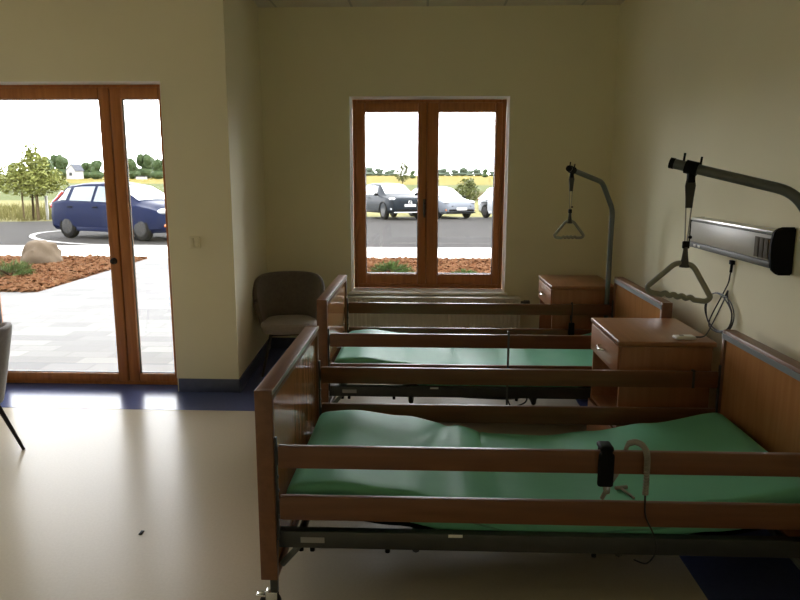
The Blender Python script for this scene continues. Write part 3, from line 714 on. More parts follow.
# ------------------------------------------------------------------ chairs (local: faces -y, seat centre above origin)
def make_chair(label, loc, rz):
    t = thing('upholstered_chair', label, 'chair', loc, rz, 'grey upholstered chairs')
    def shell(side):
        def f(u, v):
            ph = (u - 0.5) * radians(205)
            h = 0.735 - 0.17 * abs(2 * u - 1) ** 4.5
            z = 0.34 + (h - 0.34) * v
            ex = 0.205 + 0.062 * v ** 0.8 + side * 0.018; ey = 0.21 + 0.055 * v + side * 0.018
            return Vector((ex * sin(ph), 0.0 + ey * cos(ph) + 0.02 * v, z))
        return f
    m = MB(); m.grid(shell(1), 40, 14); m.grid(shell(-1), 40, 14)
    fo, fi = shell(1), shell(-1)
    def rim(u0, v0, u1, v1, n):
        def g(a, b):
            u, v = u0 + (u1 - u0) * a, v0 + (v1 - v0) * a
            p, q = fo(u, v), fi(u, v); ang = pi * b; c_ = (p + q) / 2; d_ = (p - q) / 2
            dirn = Vector((0, 0, 1)) if v0 == v1 else (fo(u, v) - fo(u + (0.01 if u0 < 0.5 else -0.01), v)).normalized()
            if v0 == v1 == 0: dirn = -dirn
            return c_ + d_ * cos(ang) + dirn * 0.018 * sin(ang)
        m.grid(g, n, 6)
    rim(0, 1, 1, 1, 40); rim(0, 0, 1, 0, 40); rim(0, 0, 0, 1, 14); rim(1, 0, 1, 1, 14)
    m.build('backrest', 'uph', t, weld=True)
    m = MB()
    prof = [(0.0, 0.325), (0.75, 0.327), (0.93, 0.334), (0.985, 0.352), (1.0, 0.375), (0.985, 0.397), (0.93, 0.41), (0.7, 0.418), (0.0, 0.42)]
    N_ = 48; rings = []
    for r, z in prof[1:-1]:
        ring = []
        for k in range(N_):
            a = 2 * pi * k / N_; e = 0.62
            cx = abs(cos(a)) ** e * (1 if cos(a) >= 0 else -1); sy = abs(sin(a)) ** e * (1 if sin(a) >= 0 else -1)
            wy = 0.235 if sy < 0 else 0.185
            if sy > 0: cx *= (1 - 0.12 * sy)
            ring.append(m.bm.verts.new((0.222 * cx * r * (0.9 if sy > 0 else 1.0), wy * sy * r - 0.03, z)))
        rings.append(ring)
    for a, b in zip(rings, rings[1:]):
        for k in range(N_): m.bm.faces.new((a[k], a[(k + 1) % N_], b[(k + 1) % N_], b[k]))
    m.bm.faces.new(rings[0][::-1]); m.bm.faces.new(rings[-1])
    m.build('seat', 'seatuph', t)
    m = MB(); m.box((-0.15, -0.17, 0.305), (0.15, 0.13, 0.325), 0.005); m.build('seat_frame', 'legblack', t)
    for sx in (-1, 1):
        for sy in (-1, 1):
            m = MB(); m.tube([(sx * 0.14, sy * 0.13 - 0.02, 0.325), (sx * 0.215, sy * 0.215 - 0.01, 0.0)], 0.012, 10, radii=[0.014, 0.009]); m.build('leg', 'legblack', t)
    return t
ch1 = make_chair('grey upholstered chair in the alcove corner, left of the window', (-1.085, 5.37, 0), radians(10))
ch2 = copy_tree(ch1); ch2.location = (-2.505, 3.44, 0); ch2.rotation_euler = (0, 0, radians(-95))
tag(ch2, 'grey upholstered chair cut off at the left edge, before the glazed door', 'chair', 'grey upholstered chairs')
# a scrap on the floor
m = MB((-1.6, 2.5, 0)); m.box((-1.606, 2.47, 0.0), (-1.592, 2.5, 0.005), 0.001); o = m.build('floor_scrap', 'black'); o.location = (-1.235, 2.76, 0)
tag(o, 'tiny dark scrap lying on the beige floor before the door', 'scrap')

# ------------------------------------------------------------------ outdoors
G = -0.05
GF = -0.50                # the parking falls away gently, the fields lie lower
def zg(y): return G - 0.01 if y < 15.2 else max(GF, G - 0.01 - 0.0234 * (y - 15.2))
def ground(name, pts, m_, z=G, th=0.1):
    m = MB(); m.poly(pts, z - th, z); return struct(m.build(name, m_, smooth=False))
ground('paving', [(-30, 5.13), (XA - T - 0.002, 5.13), (XA - T - 0.002, 6.41), (-1.62, 6.41), (-1.62, 12.98), (-5.3, 12.98), (-5.3, 9.1), (-30, 9.1)], 'pavers')
ground('paving', [(-30, -10), (XL - T - 0.002, -10), (XL - T - 0.002, 5.13), (-30, 5.13)], 'pavers')
ground('sidewalk', [(-30, 12.98), (30, 12.98), (30, 15.2), (-30, 15.2)], 'concrete')
def slope_ground(name, pts, m_):
    m = MB(); m.poly(pts, -0.1, 0.0)
    for v in m.bm.verts: v.co.z += zg(v.co.y)
    return struct(m.build(name, m_, smooth=False))
EDGE = [(-40, 25.5), (-16.3, 26.6), (-9, 30.5), (-1, 33.2), (40, 34.0)]
slope_ground('parking_lot', [(-40, 15.2), (40, 15.2)] + EDGE[::-1], 'asphalt')
slope_ground('meadow', EDGE + [(60, 52), (-70, 52)], 'grass')
ground('mulch_bed', [(-14, 9.1), (-5.3, 9.1), (-5.3, 12.98), (-14, 12.98)], 'mulchbase')
ground('mulch_bed', [(-1.62, 6.41), (12, 6.41), (12, 12.98), (-1.62, 12.98)], 'mulchbase')
ground('green_field', [(-70, 52), (60, 52), (300, 95), (-300, 170), (-300, 100)], 'greenfield', GF)
ground('yellow_field', [(-300, 170), (300, 95), (700, 900), (-900, 900)], 'yellowfield', GF)
# painted arc round the parking place by the blue car
m = MB(); cpts = smooth_path([(-13.4, 21.2), (-12.2, 20.4), (-11.2, 19.3), (-10.3, 17.7), (-9.2, 16.4), (-8.0, 15.75), (-6.6, 15.4), (-4.5, 15.32)] and [(-10.6, 22.0, 0), (-11.2, 20.8, 0), (-11.25, 19.7, 0), (-10.6, 18.2, 0), (-9.5, 16.8, 0), (-8.2, 15.85, 0), (-7.1, 15.5, 0), (-5.0, 15.42, 0)], 8)
for a, b in zip(cpts, cpts[1:]):
    d = (b - a).normalized(); n_ = Vector((-d.y, d.x, 0)) * 0.07
    m.quad(*[Vector((q.x, q.y, zg(q.y) + 0.006)) for q in (a - n_, b - n_, b + n_, a + n_)])
struct(m.build('road_marking', 'line', smooth=False, weld=True))
# low earth banks in the fields
m = MB()
m.ico((0.8, 62, GF), (9, 2.2, 0.55), 3, lambda v: 1 + 0.15 * noise.noise(v * 3)); struct(m.build('earth_bank', 'bank'))
m = MB(); m.ico((9.5, 54, GF), (6, 1.5, 0.6), 3, lambda v: 1 + 0.15 * noise.noise(v * 3)); struct(m.build('earth_bank', 'bank'))

def px2x(px, y):      # lateral position at distance y for a bearing given in degrees-like image units
    f, yaw = 690.0, 0.0373
    a = (px - 400) / f * 0.983
    return y * (a * cos(yaw) - sin(yaw)) / (cos(yaw) + a * sin(yaw))
# wood chips of the two beds
def chips(name, x0, x1, y0, y1, n, label):
    m = MB()
    for i in range(n):
        x, y = random.uniform(x0, x1), random.uniform(y0, y1); L, w = random.uniform(.03, .08), random.uniform(.015, .035)
        rot = Matrix.Rotation(random.uniform(0, 6.28), 3, 'Z') @ Matrix.Rotation(random.uniform(-.7, .7), 3, 'X') @ Matrix.Rotation(random.uniform(-.5, .5), 3, 'Y')
        c_ = Vector((x, y, G + random.uniform(0.004, 0.03)))
        v = [c_ + rot @ Vector((a * L, b * w, h * 0.005)) for h in (-1, 1) for a, b in ((-1, -1), (1, -1), (1, 1), (-1, 1))]
        V = [m.bm.verts.new(p) for p in v]
        for f in ((4, 5, 6, 7), (0, 1, 5, 4), (1, 2, 6, 5), (2, 3, 7, 6), (3, 0, 4, 7)): m.bm.faces.new([V[k] for k in f])
    o = m.build(name, 'chip', smooth=False, recalc=False); return tag(o, label, 'mulch', kind='stuff')
chips('wood_chips', -9.5, -5.34, 9.12, 12.95, 9000, 'reddish wood chips covering the planting bed beyond the glazed door')
chips('wood_chips', -1.58, 2.2, 9.6, 12.95, 8000, 'reddish wood chips covering the planting bed beneath the window')

# boulder
m = MB((-6.98, 12.05, G))
def rk(v): return 1 + 0.22 * noise.noise(v * 1.3 + Vector((3, 1, 7))) + 0.1 * noise.noise(v * 3.1) + 0.04 * noise.noise(v * 7)
m.ico((-6.98, 12.05, G + 0.1), (0.34, 0.3, 0.31), 4, rk)
o = m.build('boulder', 'rock'); o.location = (-6.9, 12.1, G); tag(o, 'large tan boulder on the wood chips, seen through the glazed door', 'boulder')

def leaves(m, c, rad, n, size, ground_bias=False):
    c, rad = Vector(c), Vector(rad)
    for i in range(n):
        while True:
            p = Vector((random.uniform(-1, 1), random.uniform(-1, 1), random.uniform(-1, 1)))
            if 0.15 < p.length < 1: break
        p = Vector((p.x * rad.x, p.y * rad.y, p.z * rad.z)) + c
        a = Vector((random.gauss(0, 1), random.gauss(0, 1), random.gauss(0, 0.6))).normalized(); b = a.cross(Vector((random.gauss(0, 1), random.gauss(0, 1), random.gauss(0, 1)))).normalized()
        s = size * random.uniform(0.6, 1.2)
        m.bm.faces.new([m.bm.verts.new(q) for q in (p - a * s, p + b * s * 0.45, p + a * s, p - b * s * 0.45)])
def shrub(label, loc, rad, n):
    t = thing('dwarf_pine', label, 'shrub', loc, 0, 'dwarf pines in the mulch')
    m = MB()
    for i in range(n):
        az = random.uniform(0, 2 * pi); el = math.acos(random.uniform(0.05, 1)); d = Vector((cos(az) * sin(el), sin(az) * sin(el), cos(el)))
        tip = Vector((d.x * rad[0], d.y * rad[0], max(d.z * rad[1], 0.05))) * random.uniform(0.7, 1.05)
        for k in range(26):
            p = tip * (0.45 + 0.55 * k / 26); q = (d * 0.8 + Vector((random.gauss(0, .6), random.gauss(0, .6), random.gauss(0.2, .5)))).normalized()
            s = q.cross(Vector((0.3, 0.5, 0.8))).normalized() * 0.005
            m.bm.faces.new([m.bm.verts.new(x) for x in (p - s, p + s, p + q * 0.055)])
    m.build('foliage', 'needle', t, smooth=False, recalc=False)
    m = MB()
    for k in range(7):
        a = k * 0.9; m.tube([(0, 0, 0), (cos(a) * rad[0] * .4, sin(a) * rad[0] * .4, rad[1] * .4), (cos(a) * rad[0] * .75, sin(a) * rad[0] * .75, rad[1] * .6)], 0.012, 6, radii=[.014, .01, .004])
    m.build('stem', 'bark', t)
    return t
shrub('low green dwarf pine in the wood chips, in front of the boulder', (-6.5, 10.5, G), (0.4, 0.28), 110)
shrub('low green dwarf pine in the wood chips, seen through the left window pane', (-0.55, 11.1, G), (0.42, 0.2), 120)
shrub('tiny dwarf pine in the wood chips, at the foot of the right window pane', (0.62, 10.85, G), (0.22, 0.1), 60)

# young staked tree by the parking place
to = (-16.0, 27.7, zg(27.7))
t = thing('young_tree', 'young leafy staked tree beside the parking, left of the blue car', 'tree', to)
m = MB(); m.tube(smooth_path([(0, 0, 0), (0.03, 0, 0.8), (-0.04, 0.02, 1.6), (0.05, 0, 2.4)], 5), 0.04, 8, radii=[0.05 - 0.0022 * i for i in range(16)])
for k in range(14):
    a = k * 2.4; z = 0.8 + k * 0.1; L = 1.1 - 0.05 * k
    m.tube([(0, 0, z), (cos(a) * L * .5, sin(a) * L * .5, z + 0.2), (cos(a) * L, sin(a) * L, z + 0.25)], 0.012, 5, radii=[.018, .011, .004])
t.scale = (1.13, 1.13, 1.13)
m.build('trunk', 'bark', t)
m = MB()
for c_, r_, n_ in (((0, 0, 1.35), (1.25, 1.15, 0.5), 1500), ((-.3, 0, 1.6), (0.9, 0.85, 0.45), 700), ((0.15, 0, 2.0), (0.55, 0.55, 0.5), 550), ((0.15, 0, 2.4), (0.25, 0.25, 0.4), 150), ((0.55, 0, 1.55), (0.75, 0.7, 0.35), 450)):
    leaves(m, c_, r_, n_, 0.085)
m.build('foliage', 'leafyoung', t, smooth=False, recalc=False)
for x, y in ((-0.28, -0.1), (0.25, -0.15), (0.05, 0.3)):
    m = MB(); m.cyl((x, y, 0), (x, y, 1.05), 0.03, 8); m.build('stake', 'stake', t)
m = MB(); m.box((-15.75, 28.2, zg(28.2) - 0.01), (-15.65, 28.28, zg(28.2) + 1.0), 0.01); o = m.build('marker_post', 'line')
tag(o, 'slim white marker post standing in the grass behind the blue car', 'post')

def bush(label, loc, h, w, nm='leafbush', n=900, ls=0.1):
    t = thing('bush', label, 'bush', loc, 0, 'bushes beyond the parking')
    m = MB()
    for k in range(9):
        a = k * 2.3; m.tube([(0, 0, 0), (cos(a) * w * .3, sin(a) * w * .3, h * .5), (cos(a) * w * .7, sin(a) * w * .7, h * .85)], 0.02, 5, radii=[.03, .018, .006])
    m.build('stems', 'bark', t)
    m = MB(); leaves(m, (0, 0, h * .55), (w, w, h * .45), n, ls); leaves(m, (w * .2, 0, h * .85), (w * .5, w * .5, h * .2), n // 5, ls * .9); m.build('foliage', nm, t, smooth=False, recalc=False)
    return t
bush('green leafy bush behind the silver car, seen through the right window pane', (px2x(467, 42), 42, GF), 1.75, 0.75)

# far trees: built once, copied with their parts
def far_tree(name, label, loc, h, w, mname, group, seed):
    random.seed(seed)
    t = thing(name, label, 'tree', loc, 0, group)
    m = MB(); m.tube([(0, 0, -0.2), (0, 0, h * .35), (0.1, 0, h * .6)], 0.2, 8, radii=[h * .035, h * .025, h * .01]); m.build('trunk', 'bark', t)
    m = MB()
    for k in range(9):
        a = random.uniform(0, 6.28); r = random.uniform(0, .55) * w; z = random.uniform(.38, .78) * h
        q = random.uniform(.32, .5); c_ = (cos(a) * r, sin(a) * r, z)
        m.ico(c_, (w * q, w * q, h * q * .5), 2, lambda v: 1 + .25 * noise.noise(v * 2.2 + Vector((k, 0, 0))))
        leaves(m, c_, (w * q * 1.12, w * q * 1.12, h * q * .58), 90, h * 0.045)
    m.ico((0, 0, h * .22), (w * .95, w * .95, h * .22), 2)
    leaves(m, (0, 0, h * .22), (w * 1.1, w * 1.1, h * .24), 190, h * 0.045)
    m.build('crown', mname, t, smooth=False, recalc=False)
    return t
GR = 'dark trees along the field edge'
ft = None
dark = [(12, 250, 6.0, 'dark tree on the horizon behind the young tree, leftmost'), (38, 262, 7.5, 'dark tree on the horizon just right of the young tree top'),
        (48, 240, 8.0, 'dark round tree on the horizon, second to the left of the white house'), (60, 262, 9.6, 'tall dark tree on the horizon directly left of the white house'),
        (86, 260, 6.5, 'dark low tree on the horizon directly right of the white house'), (96, 238, 7.0, 'dark tree on the horizon just left of the door mullion'),
        (112, 255, 7.5, 'dark tree on the horizon behind the door mullion'), (132, 255, 8.0, 'dark tree on the horizon, leftmost in the narrow side light'),
        (146, 262, 10.0, 'tallest dark tree on the horizon in the narrow side light'), (158, 246, 7.5, 'dark tree on the horizon at the right side of the narrow side light')]
for i, (px, y, h, lb) in enumerate(dark):
    if ft is None: ft = far_tree('broadleaf_tree', lb, (px2x(px, y), y, GF), 9.0, 3.6, 'leafdark', GR, 3); o = ft
    else: o = copy_tree(ft); tag(o, lb, 'tree', GR)
    o.location = (px2x(px, y), y, GF); o.scale = (h / 9.0,) * 3; o.rotation_euler = (0, 0, i * 1.3)
GP = 'pale distant trees on the horizon'
pt_ = None
pale = []
for k, px in enumerate([352, 360, 367, 373, 379, 386, 392, 424, 432, 441, 448, 455, 462, 470, 478, 492, 500]):
    pale.append((px, 640 + (k * 37) % 60, 5.0 + (k * 7 % 5) * 0.9))
for i, (px, y, h) in enumerate(pale):
    lb = 'small pale tree in the hazy row on the horizon beyond the window'
    if pt_ is None: pt_ = far_tree('distant_tree', lb, (0, y, GF), 9.0, 5.0, 'leafhazed', GP, 5); o = pt_
    else: o = copy_tree(pt_); tag(o, lb, 'tree', GP)
    o.location = (px2x(px, y), y, GF); o.scale = (h / 9.0 * 1.25, h / 9.0 * 1.25, h / 9.0); o.rotation_euler = (0, 0, i * 1.7)
o = copy_tree(ft); o.location = (px2x(412.5, 300), 300, GF); o.scale = (0.42, 0.42, 0.42); tag(o, 'dark round tree in the field, beyond the window above the dark car', 'tree', 'single trees in the field')
o = bush('pale slim tree in the field, left of the dark round tree', (px2x(402.5, 140), 140, GF), 4.2, 1.7, 'leafbush', 700, 0.26)
o.name = 'slim_tree'; o['category'] = 'tree'; o['group'] = 'single trees in the field'
o = copy_tree(ft); o.location = (px2x(485, 420), 420, GF); o.scale = (0.6, 0.6, 0.6); tag(o, 'dark tree on the horizon above the white car, right window pane', 'tree', 'single trees in the field')

# far white house with a dark gable roof
hy = 245; hx = px2x(74.5, hy); ho = (hx, hy, GF)
t = thing('house', 'small white house with a dark roof far across the field', 'house', ho)
m = MB(); m.box((-1.6, -3, -.1), (1.6, 3, 3.1))
v = [m.bm.verts.new(p) for p in ((-1.6, -3, 3.1), (1.6, -3, 3.1), (0.3, -3, 5.0), (-1.6, 3, 3.1), (1.6, 3, 3.1), (0.3, 3, 5.0))]
m.bm.faces.new((v[0], v[1], v[2])); m.bm.faces.new((v[3], v[5], v[4])); m.build('wall', 'housewall', t, smooth=False)
m = MB()
for a, b in (((-1.9, 2.8), (0.3, 5.2)), ((1.9, 2.8), (0.3, 5.2))):
    for y0, y1 in ((-3.3, 3.3),):
        vs = [m.bm.verts.new(p) for p in ((a[0], y0, a[1]), (a[0], y1, a[1]), (b[0], y1, b[1]), (b[0], y0, b[1]), (a[0], y0, a[1] + .15), (a[0], y1, a[1] + .15), (b[0], y1, b[1] + .15), (b[0], y0, b[1] + .15))]
        for f in ((0, 1, 2, 3), (7, 6, 5, 4), (0, 4, 5, 1), (1, 5, 6, 2), (2, 6, 7, 3), (3, 7, 4, 0)): m.bm.faces.new([vs[k] for k in f])
m.build('roof', 'roof', t, smooth=False)
m = MB(); m.box((-0.5, -3.05, 1.2), (0.5, -3.0, 2.3)); m.build('window', 'winDark', t, smooth=False)
hx2 = px2x(141, 240)
t = thing('shed', 'tiny white shed far across the field, seen in the narrow side light', 'shed', (hx2, 240, GF))
m = MB(); m.box((-1.6, -1, -.1), (1.6, 1, 0.9)); m.build('wall', 'housewall', t, smooth=False)
m = MB(); m.box((-1.8, -1.2, 0.9), (1.8, 1.2, 1.1), 0.05); m.build('roof', 'roof', t, smooth=False)

# tall dry grass at the edge of the parking
random.seed(11)
m = MB()
for i in range(9000):
    x = random.uniform(-26, -9); yb = 26.4 if x < -16 else 26.6 + (x + 16.3) * 0.535
    y = yb + random.uniform(0.6, 14)
    h = random.uniform(.15, .5); a = random.uniform(0, 3.14); w = 0.025
    p = Vector((x, y, zg(y) - 0.02)); s = Vector((cos(a), sin(a), 0)) * w; tp = p + Vector((random.gauss(0, .1), random.gauss(0, .1), h))
    m.bm.faces.new([m.bm.verts.new(q) for q in (p - s, p + s, tp)])
o = m.build('tall_grass', 'grass', smooth=False, recalc=False); tag(o, 'tall dry yellow grass along the far edge of the parking', 'grass', kind='stuff')

# ------------------------------------------------------------------ cars (local: x forward, origin on the ground mid wheelbase)
HATCH = [(-2.03, .42, .66, .70, .55, .78), (-1.99, .30, .76, .82, .62, .92), (-1.90, .22, .82, .93, .60, 1.10), (-1.50, .2, .845, .95, .56, 1.37), (-.9, .2, .85, .93, .58, 1.43),
         (-.2, .2, .85, .91, .58, 1.44), (.25, .2, .85, .90, .56, 1.39), (1.12, .2, .85, .87, .66, .97), (1.6, .2, .84, .80, .62, .88), (1.98, .22, .78, .70, .56, .76), (2.12, .26, .70, .60, .5, .65), (2.17, .34, .6, .52, .46, .56)]
SUV = [(-2.05, .5, .68, .85, .58, .95), (-2.0, .36, .80, .95, .64, 1.05), (-1.92, .3, .87, 1.05, .62, 1.2), (-1.55, .28, .9, 1.06, .6, 1.48), (-.9, .28, .9, 1.04, .62, 1.56),
       (-.2, .28, .9, 1.02, .62, 1.57), (.3, .28, .9, 1.01, .6, 1.52), (1.08, .28, .9, .99, .7, 1.08), (1.6, .28, .9, .94, .7, 1.01), (2.0, .3, .86, .86, .64, .92), (2.13, .32, .8, .76, .6, .80), (2.18, .38, .72, .66, .54, .68)]
def park(o, x, y, rz):
    o.location = (x, y, zg(y)); o.rotation_euler = (Matrix.Rotation(-0.0234, 3, 'X') @ Matrix.Rotation(rz, 3, 'Z')).to_euler()
def make_car(label, loc, rz, st, paint, wr=0.31, suv=False, group=None, tail=True):
    t = thing('car', label, 'car', loc, rz, group); park(t, loc[0], loc[1], rz)
    def sec(x):
        for a, b in zip(st, st[1:]):
            if x <= b[0] + 1e-9:
                u = max(0, (x - a[0]) / (b[0] - a[0])); return [p + (q - p) * u for p, q in zip(a, b)]
        return list(st[-1])
    def half(s):
        x, zb, w, zs, wt, zt = s
        return [(0, zb), (w - .1, zb), (w - .01, zb + .1), (w, (zb + zs) / 2), (w - .015, zs - .05), (w - .045, zs), (wt, zt - .045), (wt - .07, zt - .01), (wt * .5, zt + .012), (0, zt + .018)]
    m = MB(); rings = []
    xs = []
    for a, b in zip(st, st[1:]):
        n = max(1, int((b[0] - a[0]) / .12)); xs += [a[0] + (b[0] - a[0]) * k / n for k in range(n)]
    xs.append(st[-1][0])
    for x in xs:
        h = half(sec(x)); ring = [m.bm.verts.new((x, y, z)) for y, z in h] + [m.bm.verts.new((x, -y, z)) for y, z in h[-2:0:-1]]
        rings.append(ring)
    n = len(rings[0])
    for a, b in zip(rings, rings[1:]):
        for k in range(n): m.bm.faces.new((a[k], a[(k + 1) % n], b[(k + 1) % n], b[k]))
    m.bm.faces.new(rings[0][::-1]); m.bm.faces.new(rings[-1])
    body = m.build('body', paint, t)
    # wheel arches cut out of the body
    cut = MB()
    for x in (-1.31, 1.31):
        for s in (-1, 1):
            cut.cyl((x, s * .58, wr), (x, s * 1.1, wr), wr + .05, 28)
    co_ = cut.build('cutter', 'carblack')
    md = body.modifiers.new('b', 'BOOLEAN'); md.operation = 'DIFFERENCE'; md.object = co_; md.solver = 'EXACT'
    dg = bpy.context.evaluated_depsgraph_get(); me = bpy.data.meshes.new_from_object(body.evaluated_get(dg))
    body.modifiers.clear(); body.data = me
    cm = co_.data; bpy.data.objects.remove(co_); bpy.data.meshes.remove(cm)
    for p in me.polygons: p.use_smooth = True
    try: me.set_sharp_from_angle(angle=radians(32))
    except Exception: pass
    W_ = st[4][2]
    # glass
    def side(x, v, s, o_=.008):
        h = half(sec(x)); (y0, z0), (y1, z1) = h[5], h[6]
        return Vector((x, s * (y0 + (y1 - y0) * v + o_), z0 + (z1 - z0) * v + o_ * .4))
    for s in (-1, 1):
        for (a0, a1, b0, b1) in ((-.32, .50, -.32, .22), (-1.22, -.42, -1.22, -.42), (-1.68, -1.36, -1.50, -1.36)):
            m = MB()
            def f(u, v): 
                lo_, hi_ = a0 + (b0 - a0) * v, a1 + (b1 - a1) * v
                return side(lo_ + (hi_ - lo_) * u, .08 + .8 * v, s)
            m.grid(f, 6, 5); m.build('side_window', 'carglass', t)
    def top(x, v, o_=.012):
        x_, zb, w, zs, wt, zt = sec(x); y = v * (wt - .03)
        return Vector((x, y, zt + .018 - .028 * abs(v) ** 1.6 + o_))
    m = MB(); m.grid(lambda u, v: top(.34 + .74 * u, 2 * v - 1), 8, 10); m.build('windscreen', 'carglass', t)
    m = MB(); m.grid(lambda u, v: top(-1.86 + .32 * u, 2 * v - 1), 5, 10); m.build('rear_window', 'carglass', t)
    # wheels
    for x in (-1.31, 1.31):
        for s in (-1, 1):
            w_ = thing_part = None
            mt = Matrix.Translation((x, s * (W_ - .10), wr)) @ Matrix.Rotation(-s * pi / 2, 4, 'X')
            m = MB(); m.lathe([(wr * .62, -.09), (wr * .9, -.09), (wr, -.06), (wr, .06), (wr * .9, .09), (wr * .62, .09)], mt, 32); wh = m.build('wheel', 'tyre', t)
            m = MB(); m.lathe([(.02, .055), (wr * .3, .06), (wr * .6, .075), (wr * .64, .093), (wr * .6, .094)], mt, 28)
            for k in range(7):
                a = k * 2 * pi / 7; p0 = mt @ Vector((.04 * cos(a), .04 * sin(a), .08)); p1 = mt @ Vector((wr * .58 * cos(a), wr * .58 * sin(a), .085)); m.tube([p0, p1], .018, 6)
            m.build('rim', 'rim', wh)
    # lamps, grille, bumper, mirrors, handles, plate
    zh = st[9][3] + .0
    for s in (-1, 1):
        m = MB(); r_ = Matrix.Rotation(s * -.55, 3, 'Z') @ Matrix.Rotation(.5, 3, 'Y')
        x_ = 1.93; q = sec(x_); m.ico((x_, s * (q[2] - .13), q[3] + .01), (.17, .13, .075), 3); m.build('headlight', 'headlight', t)
        m = MB(); q = sec(-1.93); m.box((-1.97, s * q[2] - .04 - .03 * s, q[3] - .12), (-1.86, s * q[2] + .04 - .03 * s, q[3] + (.06 if suv else .0)), .02)
        if not suv and tail:
            q2 = sec(-1.86); m.tube([(-1.9, s * (q2[2] - .08), q2[3] - .02), (-1.80, s * (q2[2] - .14), q2[3] + .1), (-1.66, s * (sec(-1.66)[4] + .045), 1.2)], .045, 8)
        m.build('tail_light', 'redlight', t)
        m = MB(); m.ico((.78, s * (W_ + .09), sec(.78)[3] + .08), (.07, .1, .065), 2); m.tube([(.78, s * (W_ - .06), sec(.78)[3] + .02), (.78, s * (W_ + .06), sec(.78)[3] + .06)], .02, 6); m.build('wing_mirror', 'carblack', t)
        for x in (-.22, -1.15):
            m = MB(); m.box((x - .09, s * W_ - .02, .80 + (.1 if suv else 0)), (x + .09, s * W_ + .015, .83 + (.1 if suv else 0)), .01); m.build('door_handle', 'carblack', t)
        m = MB(); m.box((-.95, s * (W_ - .02) - .02, st[5][1] + .0), (.95, s * (W_ - .02) + .02, st[5][1] + .1), .01); m.build('sill_trim', 'carblack' if suv else paint, t)
        q = sec(2.05)
        m = MB(); m.box((2.0, s * (q[2] - .05) - .06, q[1] + .12), (2.09, s * (q[2] - .05) + .06, q[1] + .19), .015); m.build('indicator', 'amber' if not suv else 'headlight', t)
    q = sec(2.13)
    m = MB(); m.box((2.06, -.5, q[3] - .11), (2.16, .5, q[3] - .0), .02)
    m.build('grille', 'carblack', t)
    m = MB(); m.box((2.08, -.62, q[1] + .05), (2.185, .62, q[1] + .15), .02); m.build('lower_grille', 'carblack', t)
    m = MB(); m.box((2.175, -.26, q[3] - .2), (2.2, .26, q[3] - .09), .005); m.build('number_plate', 'sticker', t)
    m = MB(); m.box((2.02, -.72, q[1] - .02), (2.17, .72, q[1] + .03), .015); m.build('bumper_lip', 'alu' if suv else 'carblack', t)
    if suv:
        for s in (-1, 1):
            for x in (-1.31, 1.31):
                m = MB(); m.tube([(x + (wr + .06) * cos(a), s * (W_ - .0), wr + (wr + .06) * sin(a)) for a in [pi * k / 16 for k in range(17)]], .03, 6); m.build('arch_trim', 'carblack', t)
        m = MB(); zc_ = q[3] - .03; xx = 2.175
        m.tube([(xx, .085 * cos(a), zc_ + .085 * sin(a)) for a in [2 * pi * k / 24 for k in range(24)]], .01, 6, closed=True)
        m.tube([(xx, -.06, zc_ + .05), (xx, -.0, zc_ - .02), (xx, .06, zc_ + .05)], .009, 6); m.tube([(xx, -.07, zc_ + .01), (xx, -.035, zc_ - .07), (xx, 0, zc_ - .01), (xx, .035, zc_ - .07), (xx, .07, zc_ + .01)], .009, 6)
        m.build('badge', 'chrome', t)
    return t
g_ = G - 0.01
make_car('blue hatchback parked outside, seen through the glazed door', (-7.85, 18.0, g_), math.atan2(-1.1, 2.43), HATCH, 'carblue')
CG = 'cars parked beyond the window'
def front_at(px, y, ang):      # origin so that the right front wheel appears at image column px
    fx = px2x(px, y); h = Vector((sin(ang), -cos(ang))); r = Vector((-cos(ang), -sin(ang)))
    return (fx - h.x * 1.31 - r.x * .8, y - h.y * 1.31 - r.y * .8, g_)
an = radians(27)
make_car('dark grey crossover car parked outside, seen through the left window pane', front_at(384.5, 30.0, an), an - pi / 2, SUV, 'carnavy', .345, True, CG)
cs = make_car('silver hatchback with a dark grille, seen through the right window pane', front_at(437.0, 31.4, an), an - pi / 2, HATCH, 'carsilver', .31, False, CG)
cw = make_car('white hatchback at the right edge of the window, beyond the silver car', (0, 0, g_), an - pi / 2, HATCH, 'carwhite', .31, False, CG, False)
fx = px2x(486, 32.5); h = Vector((sin(an), -cos(an))); r = Vector((-cos(an), -sin(an)))
park(cw, fx + h.x * 1.31 - r.x * .8, 32.5 + h.y * 1.31 - r.y * .8, an - pi / 2)
cv = copy_tree(cw); park(cv, px2x(190, 24), 24, radians(-160)); tag(cv, 'white car parked behind the blue hatchback, only its nose in view', 'car', None)
if 'group' in cv: del cv['group']

# ------------------------------------------------------------------ sky, daylight, camera
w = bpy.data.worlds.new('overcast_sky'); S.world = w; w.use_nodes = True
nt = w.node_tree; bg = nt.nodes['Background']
tc = nt.nodes.new('ShaderNodeTexCoord'); nz = nt.nodes.new('ShaderNodeTexNoise'); nz.inputs['Scale'].default_value = 2.5; nz.inputs['Detail'].default_value = 4
rp = nt.nodes.new('ShaderNodeValToRGB')
rp.color_ramp.elements[0].color = (0.86, 0.91, 1.0, 1); rp.color_ramp.elements[1].color = (1.0, 0.985, 0.955, 1)
nt.links.new(tc.outputs['Generated'], nz.inputs['Vector']); nt.links.new(nz.outputs['Fac'], rp.inputs['Fac']); nt.links.new(rp.outputs['Color'], bg.inputs['Color'])
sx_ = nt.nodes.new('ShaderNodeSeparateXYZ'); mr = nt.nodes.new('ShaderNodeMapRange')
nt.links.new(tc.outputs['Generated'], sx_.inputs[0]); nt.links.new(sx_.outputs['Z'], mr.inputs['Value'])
mr.inputs['From Min'].default_value = 0.0; mr.inputs['From Max'].default_value = 0.7; mr.inputs['To Min'].default_value = 9.5; mr.inputs['To Max'].default_value = 5.0
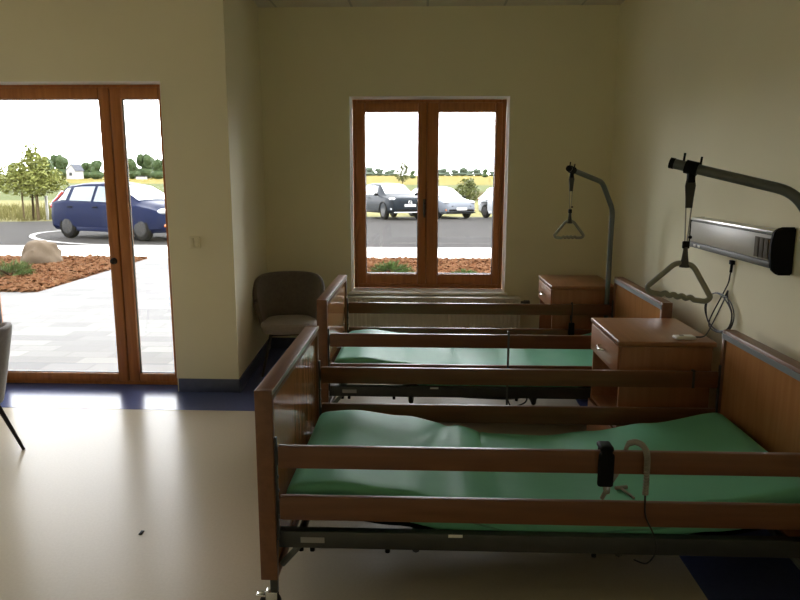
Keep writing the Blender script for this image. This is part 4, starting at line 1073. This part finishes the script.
vd = nt.nodes.new('ShaderNodeVectorMath'); vd.operation = 'DOT_PRODUCT'; vd.inputs[1].default_value = (-0.1, 0.92, 0.38)
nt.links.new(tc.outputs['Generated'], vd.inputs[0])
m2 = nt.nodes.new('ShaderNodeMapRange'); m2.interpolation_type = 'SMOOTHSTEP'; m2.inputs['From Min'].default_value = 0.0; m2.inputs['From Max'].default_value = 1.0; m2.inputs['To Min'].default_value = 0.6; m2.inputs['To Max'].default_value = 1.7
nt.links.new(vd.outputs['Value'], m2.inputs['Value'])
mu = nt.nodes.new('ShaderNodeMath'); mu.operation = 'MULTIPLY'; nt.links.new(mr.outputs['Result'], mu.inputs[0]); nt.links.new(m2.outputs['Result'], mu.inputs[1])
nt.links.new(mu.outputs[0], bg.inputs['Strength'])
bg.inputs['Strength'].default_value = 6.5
sl_ = bpy.data.lights.new('sun', 'SUN'); sl_.energy = 1.5; sl_.angle = radians(25); sl_.color = (1, 0.95, 0.86)
so = bpy.data.objects.new('sun', sl_); COL.objects.link(so); so.rotation_euler = (radians(32), radians(18), 0)
for nm, loc, sx, sy in (('door_daylight', (-2.57, 5.13, 1.08), 1.5, 2.16), ('door_daylight', (-4.55, 5.13, 1.08), 1.7, 2.16), ('window_daylight', (0.02, 6.41, 1.355), 1.35, 1.67)):
    al = bpy.data.lights.new(nm, 'AREA'); al.shape = 'RECTANGLE'; al.size = sx; al.size_y = sy; al.cycles.is_portal = True
    ao = bpy.data.objects.new(nm, al); COL.objects.link(ao); ao.location = loc; ao.rotation_euler = (radians(-90), 0, 0)

al = bpy.data.lights.new('window_daylight', 'AREA'); al.shape = 'RECTANGLE'; al.size = 2.24; al.size_y = 0.95; al.cycles.is_portal = True
ao = bpy.data.objects.new('window_daylight', al); COL.objects.link(ao); ao.location = (XL - T - 0.01, 3.825, 1.18); ao.rotation_euler = (0, radians(-90), 0)

cam = bpy.data.cameras.new('camera'); cam.sensor_width = 36; cam.lens = 690 / 800 * 36; cam.clip_end = 3000; cam.clip_start = 0.02
oc = bpy.data.objects.new('camera', cam); COL.objects.link(oc); S.camera = oc
th, yaw, roll = 0.181, 0.0373, 0.0015
f = Vector((-sin(yaw) * cos(th), cos(yaw) * cos(th), -sin(th))); r = Vector((cos(yaw), sin(yaw), 0)); u = r.cross(f)
r2 = r * cos(roll) + u * sin(roll); u2 = -r * sin(roll) + u * cos(roll)
mw = Matrix((r2, u2, -f)).transposed().to_4x4(); mw.translation = (0, 0, 1.55); oc.matrix_world = mw

S.view_settings.view_transform = 'Standard'; S.view_settings.look = 'None'; S.view_settings.gamma = 1; S.view_settings.use_curve_mapping = False
S.view_settings.exposure = 0.2
cy = S.cycles
cy.use_denoising = True; cy.max_bounces = 14; cy.diffuse_bounces = 8; cy.glossy_bounces = 5; cy.transparent_max_bounces = 16; cy.sample_clamp_indirect = 8.0
